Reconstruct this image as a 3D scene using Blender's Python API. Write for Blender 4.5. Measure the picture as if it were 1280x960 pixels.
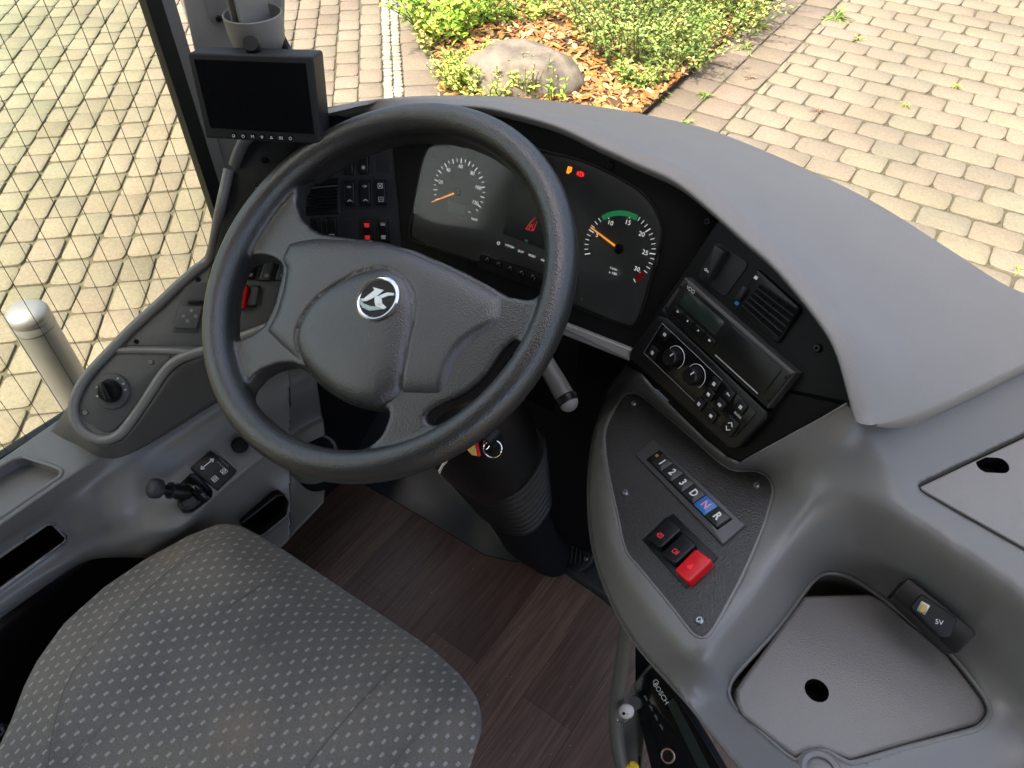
import bpy, bmesh, math, random
import numpy as np
from mathutils import Vector, Matrix
from mathutils.geometry import delaunay_2d_cdt
random.seed(7); np.random.seed(7)
SC = bpy.context.scene
for o in list(bpy.data.objects): bpy.data.objects.remove(o)

# ------------------------------------------------------------------ camera
FPX = 950.0                                   # focal length in pixels of a 1280 wide picture
CAM = np.array([0.532, -0.438, 1.331])
TH, PS = math.radians(46), math.radians(38)   # pitch down, yaw to the left of the bus axis
FW = np.array([-math.sin(PS)*math.cos(TH), math.cos(PS)*math.cos(TH), -math.sin(TH)])
RT = np.array([math.cos(PS), math.sin(PS), 0.0])
UP = np.cross(RT, FW)
cd = bpy.data.cameras.new('camera'); cam = bpy.data.objects.new('camera', cd)
SC.collection.objects.link(cam); SC.camera = cam
cd.sensor_width = 36; cd.lens = FPX/1280*36; cd.clip_start = 0.02; cd.clip_end = 200
cam.matrix_world = Matrix(((RT[0], UP[0], -FW[0], CAM[0]), (RT[1], UP[1], -FW[1], CAM[1]), (RT[2], UP[2], -FW[2], CAM[2]), (0, 0, 0, 1)))

# ------------------------------------------------------------------ sky, sun, exposure
SUN_EL, SUN_AZ = math.radians(60), math.radians(183)     # azimuth counted from +Y clockwise
w = bpy.data.worlds.new('World'); SC.world = w; w.use_nodes = True
nt = w.node_tree; bg = nt.nodes['Background']
sky = nt.nodes.new('ShaderNodeTexSky'); sky.sky_type = 'NISHITA'; sky.sun_disc = False
sky.sun_elevation = SUN_EL; sky.sun_rotation = SUN_AZ; sky.air_density = 1.0; sky.dust_density = 6.0; sky.ozone_density = 0.3
nt.links.new(sky.outputs[0], bg.inputs[0]); bg.inputs[1].default_value = 0.15
sd = bpy.data.lights.new('sun', 'SUN'); sun = bpy.data.objects.new('sun', sd); SC.collection.objects.link(sun)
sd.energy = 2.2; sd.angle = math.radians(0.6); sd.color = (1.0, 0.95, 0.86)
sv = Vector((math.sin(SUN_AZ)*math.cos(SUN_EL), math.cos(SUN_AZ)*math.cos(SUN_EL), math.sin(SUN_EL)))
sun.rotation_euler = sv.to_track_quat('Z', 'Y').to_euler()
SC.view_settings.view_transform = 'Standard'; SC.view_settings.look = 'None'
SC.view_settings.exposure = 1.6; SC.view_settings.gamma = 1

# ------------------------------------------------------------------ projection helpers
def ray(x, y): return (x-640)/FPX*RT - (y-480)/FPX*UP + FW
def Z(x, y, z):
    d = ray(x, y); return CAM + d*(z-CAM[2])/d[2]
def Xp(x, y, v):
    d = ray(x, y); return CAM + d*(v-CAM[0])/d[0]
def V(a): return np.array(a, float)
class Frame:
    """a plane with an origin, two axes and a normal; at() drops a sight line on it"""
    def __init__(s, O, d, u):
        s.O = V(O); s.d = V(d)/np.linalg.norm(d); n = np.cross(s.d, u); s.n = n/np.linalg.norm(n); s.u = np.cross(s.n, s.d)
    @staticmethod
    def azt(O, az, tilt):
        a = math.radians(az); t = math.radians(tilt)
        return Frame(O, (math.cos(a), math.sin(a), 0), V((-math.sin(a)*math.sin(t), math.cos(a)*math.sin(t), math.cos(t))))
    def at(s, x, y, off=0.0):
        d = ray(x, y); P = s.O + s.n*off; return CAM + d*(np.dot(P-CAM, s.n)/np.dot(d, s.n))
    def loc(s, x, y, off=0.0):
        p = s.at(x, y, off) - s.O; return np.array([p@s.d, p@s.u])
    def w(s, a, b, h=0.0): return s.O + s.d*a + s.u*b + s.n*h
    def moved(s, h): return Frame(s.O + s.n*h, s.d, s.u)
    def rot(s, c, ang):            # frame centred on local point c and turned by ang
        ca, sa = math.cos(ang), math.sin(ang)
        return Frame(s.w(c[0], c[1]), s.d*ca + s.u*sa, -s.d*sa + s.u*ca)

# ------------------------------------------------------------------ materials
def newmat(name):
    m = bpy.data.materials.new(name); m.use_nodes = True
    return m, m.node_tree, m.node_tree.nodes['Principled BSDF']
def plastic(name, col, rough=.5, grain=0, gstr=.25, spec=.5, var=.06, metal=0, coat=0, gdist=.0004, rvar=.02):
    m, t, b = newmat(name); N, L = t.nodes, t.links
    b.inputs['Metallic'].default_value = metal
    b.inputs['Specular IOR Level'].default_value = spec
    b.inputs['Coat Weight'].default_value = coat
    co = N.new('ShaderNodeTexCoord')
    nz = N.new('ShaderNodeTexNoise'); nz.inputs['Scale'].default_value = 14; nz.inputs['Detail'].default_value = 6; L.new(co.outputs['Object'], nz.inputs['Vector'])
    mx = N.new('ShaderNodeMix'); mx.data_type = 'RGBA'
    mx.inputs[6].default_value = (*[c*(1-var*2) for c in col], 1); mx.inputs[7].default_value = (*[min(1, c*(1+var*2)) for c in col], 1)
    L.new(nz.outputs[0], mx.inputs[0]); L.new(mx.outputs[2], b.inputs['Base Color'])
    nr = N.new('ShaderNodeTexNoise'); nr.inputs['Scale'].default_value = 40; nr.inputs['Detail'].default_value = 5; L.new(co.outputs['Object'], nr.inputs['Vector'])
    mr = N.new('ShaderNodeMapRange'); mr.inputs[3].default_value = rough-rvar; mr.inputs[4].default_value = rough+rvar
    L.new(nr.outputs[0], mr.inputs[0]); L.new(mr.outputs[0], b.inputs['Roughness'])
    if grain:
        vo = N.new('ShaderNodeTexVoronoi'); vo.feature = 'SMOOTH_F1'; vo.inputs['Scale'].default_value = grain; vo.inputs['Smoothness'].default_value = .5
        n2 = N.new('ShaderNodeTexNoise'); n2.inputs['Scale'].default_value = grain*.6; n2.inputs['Detail'].default_value = 2
        L.new(co.outputs['Object'], n2.inputs['Vector']); L.new(co.outputs['Object'], vo.inputs['Vector'])
        ad = N.new('ShaderNodeMath'); ad.operation = 'ADD'; L.new(vo.outputs['Distance'], ad.inputs[0]); L.new(n2.outputs[0], ad.inputs[1])
        bp = N.new('ShaderNodeBump'); bp.inputs['Strength'].default_value = gstr; bp.inputs['Distance'].default_value = gdist
        L.new(ad.outputs[0], bp.inputs['Height']); L.new(bp.outputs[0], b.inputs['Normal'])
    return m
def glassy(name, tint=(1, 1, 1), refl=.06, rough=.02):
    m = bpy.data.materials.new(name); m.use_nodes = True; t = m.node_tree; N, L = t.nodes, t.links
    N.remove(N['Principled BSDF']); out = N['Material Output']
    tr = N.new('ShaderNodeBsdfTransparent'); tr.inputs[0].default_value = (*tint, 1)
    gl = N.new('ShaderNodeBsdfGlossy'); gl.inputs['Roughness'].default_value = rough
    lw = N.new('ShaderNodeFresnel'); lw.inputs[0].default_value = 1.45
    mu = N.new('ShaderNodeMath'); mu.operation = 'MULTIPLY'; mu.inputs[1].default_value = refl; L.new(lw.outputs[0], mu.inputs[0])
    mx = N.new('ShaderNodeMixShader'); L.new(mu.outputs[0], mx.inputs[0]); L.new(tr.outputs[0], mx.inputs[1]); L.new(gl.outputs[0], mx.inputs[2])
    L.new(mx.outputs[0], out.inputs[0]); return m
def glow(name, col, s=1.0):
    m, t, b = newmat(name); b.inputs['Base Color'].default_value = (*[c*.3 for c in col], 1)
    b.inputs['Emission Color'].default_value = (*col, 1); b.inputs['Emission Strength'].default_value = s; return m
M = {}
M['cowl'] = plastic('cowl_plastic', (.24, .232, .222), .48, 520, .4, var=.03, gdist=.0003, rvar=.04)
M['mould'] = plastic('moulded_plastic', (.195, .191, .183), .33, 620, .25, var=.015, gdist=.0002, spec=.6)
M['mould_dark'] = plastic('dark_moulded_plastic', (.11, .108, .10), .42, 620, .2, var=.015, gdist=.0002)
M['lid'] = plastic('lid_plastic', (.245, .233, .222), .42, 700, .9, var=.02, gdist=.0003)
M['pod'] = plastic('grained_panel', (.052, .05, .049), .34, 560, 1.0, gdist=.0005)
M['fascia'] = plastic('black_fascia', (.0055, .0056, .006), .5, 900, .1, spec=.18)
M['panel'] = plastic('dark_switch_panel', (.019, .0195, .021), .5, 800, .12, spec=.3)
M['panel2'] = plastic('grey_switch_plate', (.075, .078, .08), .42, 800, .12, spec=.45)
M['black'] = plastic('black_plastic', (.007, .007, .0075), .32, spec=.35)
M['blackgloss'] = plastic('gloss_black', (.005, .005, .006), .15, spec=.3)
M['rubber'] = plastic('black_rubber', (.0095, .0095, .010), .5, spec=.45)
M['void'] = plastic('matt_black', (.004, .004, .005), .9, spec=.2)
M['wheel'] = plastic('wheel_leather', (.029, .0285, .0275), .31, 620, .7, gdist=.0004, spec=.9, rvar=.05)
M['hub'] = plastic('hub_vinyl', (.046, .0455, .0445), .34, 620, .7, gdist=.0004, spec=.9)
M['white'] = plastic('white_print', (.85, .85, .84), .5)
M['grey_print'] = plastic('grey_print', (.4, .41, .42), .5)
M['chrome'] = plastic('chrome', (.8, .8, .82), .15, metal=1)
M['steel'] = plastic('steel', (.45, .45, .45), .35, metal=1)
M['bezel'] = plastic('grey_bezel', (.05, .05, .049), .35, metal=.2)
M['red'] = plastic('red_plastic', (.75, .008, .014), .28)
M['redprint'] = glow('red_print', (.75, .03, .04), .35)
M['orange'] = glow('orange_needle', (1., .36, .04), .35)
M['green'] = glow('green_print', (.03, .35, .12), .15)
M['blue'] = plastic('blue_key', (.05, .2, .55), .35)
M['pink'] = plastic('pink_print', (.85, .35, .6), .5)
M['gear'] = plastic('gear_strip', (.075, .075, .077), .32)
M['gearkey'] = plastic('gear_key', (.03, .031, .033), .35)
M['dial'] = plastic('dial_face', (.10, .104, .104), .6)
M['lcd'] = plastic('lcd', (.17, .21, .17), .3)
M['lcd_dark'] = plastic('lcd_dark', (.02, .032, .028), .15)
M['litprint'] = glow('backlit_print', (.9, .9, .88), .28)
M['centre'] = plastic('centre_display', (.035, .045, .043), .25, spec=.3)
M['lampor'] = glow('amber_lamp', (1, .3, .02), .7)
M['lampred'] = glow('red_lamp', (1, .03, .03), .5)
M['screen'] = plastic('monitor_screen', (.004, .004, .005), .2, spec=.15)
M['cup'] = plastic('grey_cup', (.23, .22, .205), .55, 500, .1)
M['pillar'] = plastic('pillar_trim', (.24, .235, .225), .6, 500, .1)
M['seal'] = plastic('window_seal', (.006, .006, .006), .5)
M['glass'] = glassy('windscreen_glass', (.97, .98, .97), .5)
M['sideglass'] = glassy('side_glass', (.93, .955, .89), .5)
M['lens'] = glassy('lens_glass', (.95, .95, .95), .9, .09)
M['wire'] = plastic('heating_wire', (.05, .02, .01), .5)
M['gold'] = plastic('yellow_tag', (.7, .45, .1), .4)
M['yellow'] = plastic('yellow_plastic', (.85, .6, .02), .4)
M['mat'] = plastic('floor_mat', (.014, .019, .022), .32, 200, .1, spec=.5)

# ------------------------------------------------------------------ object helpers
def tag(o, label=None, cat=None, group=None, kind=None):
    if label: o['label'] = label
    if cat: o['category'] = cat
    if group: o['group'] = group
    if kind: o['kind'] = kind
    return o
def thing(name, loc, label, cat, group=None):
    o = bpy.data.objects.new(name, None); SC.collection.objects.link(o); o.location = Vector(loc); o.empty_display_size = .02
    o['_l'] = [float(c) for c in loc]; return tag(o, label, cat, group)
def mobj(name, vs, fs, mat, parent=None, smooth=True, angle=35):
    me = bpy.data.meshes.new(name); me.from_pydata([tuple(map(float, v)) for v in vs], [], [tuple(f) for f in fs]); me.update()
    return link(name, me, mat, parent, smooth, angle)
def link(name, me, mat, parent=None, smooth=True, angle=35):
    if mat:
        for m in (mat if isinstance(mat, list) else [mat]): me.materials.append(m)
    if smooth:
        me.shade_smooth()
        if angle < 180: me.set_sharp_from_angle(angle=math.radians(angle))
    o = bpy.data.objects.new(name, me); SC.collection.objects.link(o)
    if parent: attach(o, parent)
    return o
def attach(o, p):
    o.parent = p; l = p.get('_l')
    if l is not None: o.matrix_parent_inverse = Matrix.Translation(-Vector(l))
class MB:
    """collects shapes into one mesh"""
    def __init__(s): s.v = []; s.f = []
    def add(s, vs, fs):
        k = len(s.v); s.v += [tuple(map(float, v)) for v in vs]; s.f += [tuple(i+k for i in f) for f in fs]; return s
    def build(s, name, mat, parent=None, smooth=True, angle=35): return mobj(name, s.v, s.f, mat, parent, smooth, angle)
def area2(P): return sum(P[i][0]*P[(i+1) % len(P)][1]-P[(i+1) % len(P)][0]*P[i][1] for i in range(len(P)))/2
def fillet(P, r, seg=5):
    n = len(P); out = []; P = [V(p) for p in P]
    rs = r if isinstance(r, (list, tuple)) else [r]*n
    for i in range(n):
        a, b, c = P[i-1], P[i], P[(i+1) % n]; u = a-b; v = c-b; lu, lv = np.linalg.norm(u), np.linalg.norm(v)
        if rs[i] <= 0 or lu < 1e-9 or lv < 1e-9: out.append(b); continue
        u = u/lu; v = v/lv; cs = max(-1, min(1, u@v)); th = math.acos(cs)
        if th > math.pi-.05: out.append(b); continue
        t = min(rs[i]/math.tan(th/2), .48*lu, .48*lv)
        for k in range(seg+1):
            q = k/seg; out.append((b+u*t)*(1-q)**2 + b*2*q*(1-q) + (b+v*t)*q*q)
    return out
def inset(P, d):
    n = len(P); out = []
    for i in range(n):
        a, b, c = P[i-1], P[i], P[(i+1) % n]; e1 = b-a; e2 = c-b
        n1 = V((-e1[1], e1[0])); n2 = V((-e2[1], e2[0])); l1, l2 = np.linalg.norm(n1), np.linalg.norm(n2)
        if l1 < 1e-9 or l2 < 1e-9: m = (n1+n2)/(max(l1+l2, 1e-9)); out.append(b+m*d); continue
        n1 /= l1; n2 /= l2; m = n1+n2; k = m@m
        out.append(b + m*(2*d/max(k, .8)) if k > 1e-6 else b)
    return out
def prism(fr, P, h0, h1, bev=.0008, seg=3):
    """P local CCW; returns verts, faces of a slab with a rounded upper edge"""
    if area2(P) < 0: P = P[::-1]
    rings = [(P, h0), (P, h1-bev)]
    for k in range(1, seg+1):
        a = math.pi/2*k/seg; rings.append((inset(P, bev*(1-math.cos(a))), h1-bev+bev*math.sin(a)))
    n = len(P); vs = []; fs = []
    for R, h in rings: vs += [fr.w(p[0], p[1], h) for p in R]
    for k in range(len(rings)-1):
        for i in range(n): j = (i+1) % n; fs.append((k*n+i, k*n+j, (k+1)*n+j, (k+1)*n+i))
    fs.append(tuple(range((len(rings)-1)*n, len(rings)*n))); fs.append(tuple(range(n-1, -1, -1)))
    return vs, fs
def slab(name, fr, pts, h0, h1, mat, parent=None, r=.002, bev=.0008, px=True, off=None, mb=None, seg=3):
    P = [fr.loc(x, y, h1 if off is None else off) for x, y in pts] if px else [V(p) for p in pts]
    if area2(P) < 0: P = P[::-1]; r = r[::-1] if isinstance(r, (list, tuple)) else r
    P = fillet(P, r); vs, fs = prism(fr, P, h0, h1, min(bev, (h1-h0)*.9), seg)
    if mb is not None: mb.add(vs, fs); return None
    return mobj(name, vs, fs, mat, parent)
def disc(fr, c, rads, segs=40):
    """lathe about the frame normal: rads = [(radius, height), ...]"""
    vs = []; fs = []
    for r, h in rads:
        for k in range(segs): a = 2*math.pi*k/segs; vs.append(fr.w(c[0]+r*math.cos(a), c[1]+r*math.sin(a), h))
    for j in range(len(rads)-1):
        for k in range(segs): l = (k+1) % segs; fs.append((j*segs+k, j*segs+l, (j+1)*segs+l, (j+1)*segs+k))
    fs.append(tuple(range((len(rads)-1)*segs, len(rads)*segs))); fs.append(tuple(range(segs-1, -1, -1)))
    return vs, fs
def catmull(P, n, closed=False):
    P = [V(p) for p in P]; m = len(P)
    if closed: Q = [P[-1]]+P+[P[0], P[1]]; segs = m
    else: Q = [2*P[0]-P[1]]+P+[2*P[-1]-P[-2]]; segs = m-1
    L = [np.linalg.norm(Q[i+2]-Q[i+1])**.5+1e-9 for i in range(segs)]; T = sum(L); out = []
    tot = n if closed else n-1
    for k in range(n):
        s = T*k/tot; i = 0
        while i < segs-1 and s > L[i]: s -= L[i]; i += 1
        t = min(1, s/L[i]); p0, p1, p2, p3 = Q[i:i+4]
        d1 = (p2-p0)/2; d2 = (p3-p1)/2; l = np.linalg.norm(p2-p1)
        for d, q in ((d1, 0), (d2, 1)):
            ld = np.linalg.norm(d)
            if ld > l*1.2:
                if q == 0: d1 = d*(l*1.2/ld)
                else: d2 = d*(l*1.2/ld)
        out.append(p1*(2*t**3-3*t*t+1)+d1*(t**3-2*t*t+t)+p2*(-2*t**3+3*t*t)+d2*(t**3-t*t))
    return out
def resamp(P, n):
    """curve resampled to n points of equal arc length"""
    Q = catmull(P, max(60, 12*len(P))); s = [0]
    for a, b in zip(Q, Q[1:]): s.append(s[-1]+np.linalg.norm(b-a))
    Q = np.array(Q); s = np.array(s); t = np.linspace(0, s[-1], n)
    return np.stack([np.interp(t, s, Q[:, k]) for k in range(Q.shape[1])], 1)
def tube(P, r, seg=10, closed=False, caps=True):
    P = [V(p) for p in P]; n = len(P); vs = []; fs = []; up = V((0.13, 0.21, .97)); rr = r if hasattr(r, '__len__') else [r]*n
    prev = None
    for i in range(n):
        t = (P[(i+1) % n]-P[i-1]) if closed else (P[min(i+1, n-1)]-P[max(i-1, 0)])
        t = t/max(np.linalg.norm(t), 1e-12)
        if prev is None: x = np.cross(t, up)
        else: x = prev - t*(prev@t)
        if np.linalg.norm(x) < 1e-6: x = np.cross(t, V((1, 0, 0)))
        x = x/np.linalg.norm(x); y = np.cross(t, x); prev = x
        for k in range(seg): a = 2*math.pi*k/seg; vs.append(P[i]+rr[i]*(x*math.cos(a)+y*math.sin(a)))
    for i in range(n if closed else n-1):
        j = (i+1) % n
        for k in range(seg): l = (k+1) % seg; fs.append((i*seg+k, i*seg+l, j*seg+l, j*seg+k))
    if caps and not closed: fs.append(tuple(range(seg-1, -1, -1))); fs.append(tuple(range((n-1)*seg, n*seg)))
    return vs, fs
def grid(rows, nu, nv, flip=False):
    """rows: curves (3D points) -> smooth patch nu along, nv across"""
    R = np.array([resamp(r, nu) for r in rows]); cols = []
    for i in range(nu): cols.append(catmull([R[k, i] for k in range(len(rows))], nv))
    vs = []; fs = []
    for i in range(nu): vs += cols[i]
    for i in range(nu-1):
        for j in range(nv-1):
            f = (i*nv+j, (i+1)*nv+j, (i+1)*nv+j+1, i*nv+j+1); fs.append(f[::-1] if flip else f)
    return vs, fs
def solid(o, t=.003, off=-1):
    m = o.modifiers.new('thick', 'SOLIDIFY'); m.thickness = t; m.offset = off; return o
def ico(c, r, sub=2, sc=(1, 1, 1)):
    bm = bmesh.new(); bmesh.ops.create_icosphere(bm, subdivisions=sub, radius=1)
    vs = [V(c)+V((v.co.x*r*sc[0], v.co.y*r*sc[1], v.co.z*r*sc[2])) for v in bm.verts]; fs = [[v.index for v in f.verts] for f in bm.faces]; bm.free(); return vs, fs
def strokes(fr, c, lines, wd=.0005, h=.0003, sc=.001, ang=0):
    """little printed marks: polylines in millimetres about local point c"""
    mb = MB(); ca, sa = math.cos(ang), math.sin(ang)
    T = lambda p: V((c[0]+(p[0]*ca-p[1]*sa)*sc, c[1]+(p[0]*sa+p[1]*ca)*sc))
    for ln in lines:
        Q = [T(p) for p in ln]
        for a, b in zip(Q, Q[1:]):
            d = b-a; l = np.linalg.norm(d)
            if l < 1e-9: continue
            d = d/l; n = V((-d[1], d[0]))*wd/2; a2 = a-d*wd*.3; b2 = b+d*wd*.3
            P = [a2-n, b2-n, b2+n, a2+n]; mb.add(*prism(fr, P, h-.0006, h, .00001, 1))
    return mb
def circ(cx, cy, r, n=14, a0=0, a1=360): return [(cx+r*math.cos(math.radians(a0+(a1-a0)*k/n)), cy+r*math.sin(math.radians(a0+(a1-a0)*k/n))) for k in range(n+1)]
def text(name, s, fr, c, hgt, mat, parent=None, ang=0, h=.0004, bold=0.0, ex=.0003, shear=0, sx=1.0):
    cu = bpy.data.curves.new('txt', 'FONT'); cu.body = s; cu.size = 1; cu.align_x = 'CENTER'; cu.align_y = 'CENTER'; cu.offset = bold; cu.extrude = 0; cu.shear = shear; cu.resolution_u = 3
    o = bpy.data.objects.new('txt', cu); SC.collection.objects.link(o); bpy.context.view_layer.update()
    me = bpy.data.meshes.new_from_object(o.evaluated_get(bpy.context.evaluated_depsgraph_get())); bpy.data.objects.remove(o); bpy.data.curves.remove(cu)
    k = hgt/.7; ca, sa = math.cos(ang), math.sin(ang); n = len(me.vertices)
    vs = []; fs = [tuple(p.vertices) for p in me.polygons]
    for hh in (h, ):
        for v in me.vertices:
            x, y = v.co.x*k*sx, v.co.y*k; vs.append(fr.w(c[0]+x*ca-y*sa, c[1]+x*sa+y*ca, hh))
    bpy.data.meshes.remove(me)
    return mobj(name, vs, fs, mat, parent, smooth=False)
def screw(fr, c, r, parent, mat='steel', h=0.0, name='screw'):
    o = MB().add(*disc(fr, c, [(r*1.05, h), (r, h+r*.5), (r*.75, h+r*.8), (r*.4, h+r*.8), (r*.38, h+r*.2)], 20)).build(name, M[mat], parent)
    return o
def inside(P, x, y):
    r = False; n = len(P); j = n-1
    for i in range(n):
        if (P[i][1] > y) != (P[j][1] > y) and x < (P[j][0]-P[i][0])*(y-P[i][1])/(P[j][1]-P[i][1]+1e-15)+P[i][0]: r = not r
        j = i
    return r
def dseg(P, X, closed=True):
    """distance of points X (n,2) to polyline P"""
    P = np.array(P, float); n = len(P); best = np.full(len(X), 1e9)
    for i in range(n if closed else n-1):
        a = P[i]; b = P[(i+1) % n]; ab = b-a; t = np.clip(((X-a)@ab)/max(ab@ab, 1e-15), 0, 1)
        best = np.minimum(best, np.linalg.norm(X-(a+t[:, None]*ab), axis=1))
    return best
def cdt(outer, holes, lines, step):
    """2D constrained mesh: returns pts (n,2) and triangles"""
    P = []; E = []
    def addl(L, closed):
        k = len(P); P.extend([tuple(p[:2]) for p in L]); m = len(L); E.extend([(k+i, k+(i+1) % m) for i in range(m if closed else m-1)])
    addl(outer, True)
    for h in holes: addl(h, True)
    for l, c in lines: addl(l, c)
    cons = [(outer, True)]+[(h, True) for h in holes]+lines
    xs = [p[0] for p in outer]; ys = [p[1] for p in outer]; G = []; k = 0
    y = min(ys)
    while y < max(ys):
        x = min(xs)+(step/2 if k % 2 else 0)
        while x < max(xs): G.append((x, y)); x += step
        y += step*.866; k += 1
    G = [g for g in G if inside(outer, *g) and not any(inside(h, *g) for h in holes)]
    if G:
        A = np.array(G); d = np.full(len(A), 1e9)
        for c, cl in cons: d = np.minimum(d, dseg([q[:2] for q in c], A, cl))
        P += [tuple(a) for a, dd in zip(A, d) if dd > step*.45]
    r = delaunay_2d_cdt([Vector(p) for p in P], E, [], 0, 1e-6)
    v2, t = r[0], r[2]; v2 = np.array([(v.x, v.y) for v in v2]); T = []
    for f in t:
        c = v2[list(f)].mean(0)
        if inside(outer, *c) and not any(inside(h, *c) for h in holes): T.append(tuple(f))
    return v2, T
def dens(L, step, closed):
    out = []; m = len(L)
    for i in range(m if closed else m-1):
        a = V(L[i]); b = V(L[(i+1) % m]); n = max(1, int(np.linalg.norm((b-a)[:2])/step))
        for k in range(n): out.append(a+(b-a)*k/n)
    if not closed: out.append(V(L[-1]))
    return out
def tps(C, zs, X, sm=1e-3):
    C = np.array(C, float)/100; X = np.array(X, float)/100; n = len(C)
    def phi(r): return np.where(r > 1e-9, r*r*np.log(r+1e-12), 0)
    K = phi(np.linalg.norm(C[:, None]-C[None], axis=2))+np.eye(n)*sm; Pm = np.hstack([np.ones((n, 1)), C])
    A = np.block([[K, Pm], [Pm.T, np.zeros((3, 3))]]); s = np.linalg.lstsq(A, np.concatenate([zs, np.zeros(3)]), rcond=None)[0]
    out = []
    for k in range(0, len(X), 2000):
        x = X[k:k+2000]; out.append(phi(np.linalg.norm(x[:, None]-C[None], axis=2))@s[:n]+np.hstack([np.ones((len(x), 1)), x])@s[n:])
    return np.concatenate(out)
def sheet(name, outer, holes, lines, ctrl, mat, parent, step=5, thick=.003, lap=320, sm=1e-2, pin=1.0, fin=18):
    """moulded skin seen at picture points (x, y) whose true height z is known on contours and control points"""
    den = lambda L, c: [tuple(p) for p in (dens(L, step, c))]
    O = den(outer, True); H = [den(h, True) for h in holes]; LL = [(den(l, c), c) for l, c in lines]
    C = []; z = []
    for L in [O]+H+[l for l, c in LL]:
        for p in L[::2]: C.append(p[:2]); z.append(p[2])
    for p in ctrl: C.append(p[:2]); z.append(p[2])
    C = np.array(C); z = np.array(z); u, ix = np.unique(np.round(C, 1), axis=0, return_index=True); C = C[ix]; z = z[ix]
    v2, T = cdt(O, H, LL, step); zz = tps(C, z, v2, sm)
    # relax the heights: contours stay, crease lines hold part of their own height
    fixed = np.full(len(v2), 0.0); A = np.concatenate([np.array([q[:2] for q in L]) for L in [O]+H])
    for k in range(0, len(v2)): 
        if np.min(np.abs(A-v2[k]).sum(1)) < .01: fixed[k] = 1
    bnd = fixed.copy()
    if LL:
        A = np.concatenate([np.array([q[:2] for q in l]) for l, c in LL])
        for k in range(len(v2)):
            if fixed[k] == 0 and np.min(np.abs(A-v2[k]).sum(1)) < .01: fixed[k] = pin
    e = set()
    for t in T:
        for a, b in ((t[0], t[1]), (t[1], t[2]), (t[2], t[0])): e.add((min(a, b), max(a, b)))
    e = np.array(sorted(e)); deg = np.bincount(e.ravel(), minlength=len(v2)); z0 = zz.copy()
    for _ in range(lap):
        s_ = np.bincount(e[:, 0], zz[e[:, 1]], len(v2))+np.bincount(e[:, 1], zz[e[:, 0]], len(v2)); av = s_/np.maximum(deg, 1)
        zz = fixed*z0+(1-fixed)*(.3*zz+.7*av)
        if _ == lap-fin-1: fixed = np.where(fixed < 2, (bnd > 0)*1.0, 0); z0 = np.where(bnd > 0, z0, zz)
    vs = [Z(p[0], p[1], h) for p, h in zip(v2, zz)]
    lab = np.arange(len(v2)); ch = True                       # keep the one connected skin
    while ch:
        m_ = np.minimum(lab[e[:, 0]], lab[e[:, 1]]); l2 = lab.copy(); np.minimum.at(l2, e[:, 0], m_); np.minimum.at(l2, e[:, 1], m_); l2 = l2[l2]; ch = bool((l2 != lab).any()); lab = l2
    big = np.bincount(lab[[t[0] for t in T]]).argmax(); T = [t for t in T if lab[t[0]] == big]; used = sorted({i for t in T for i in t}); ix2 = {a: b for b, a in enumerate(used)}; vs = [vs[i] for i in used]; T = [tuple(ix2[i] for i in t) for t in T]
    T = [t[::-1] for t in T]
    # make faces look up
    a, b, c = [V(vs[i]) for i in T[0]]
    if np.cross(b-a, c-a)@(CAM-a) < 0: T = [t[::-1] for t in T]
    o = mobj(name, vs, T, mat, parent, True, 180)
    bm = bmesh.new(); bm.from_mesh(o.data); bmesh.ops.remove_doubles(bm, verts=bm.verts, dist=.0016)
    iv = [v for v in bm.verts if not v.is_boundary]
    for _ in range(6): bmesh.ops.smooth_vert(bm, verts=iv, factor=.5, use_axis_x=True, use_axis_y=True, use_axis_z=True)
    bmesh.ops.beautify_fill(bm, faces=bm.faces, edges=[e_ for e_ in bm.edges if not e_.is_boundary])
    bm.to_mesh(o.data); bm.free(); o.data.shade_smooth()
    if thick: solid(o, thick)
    return o
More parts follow.
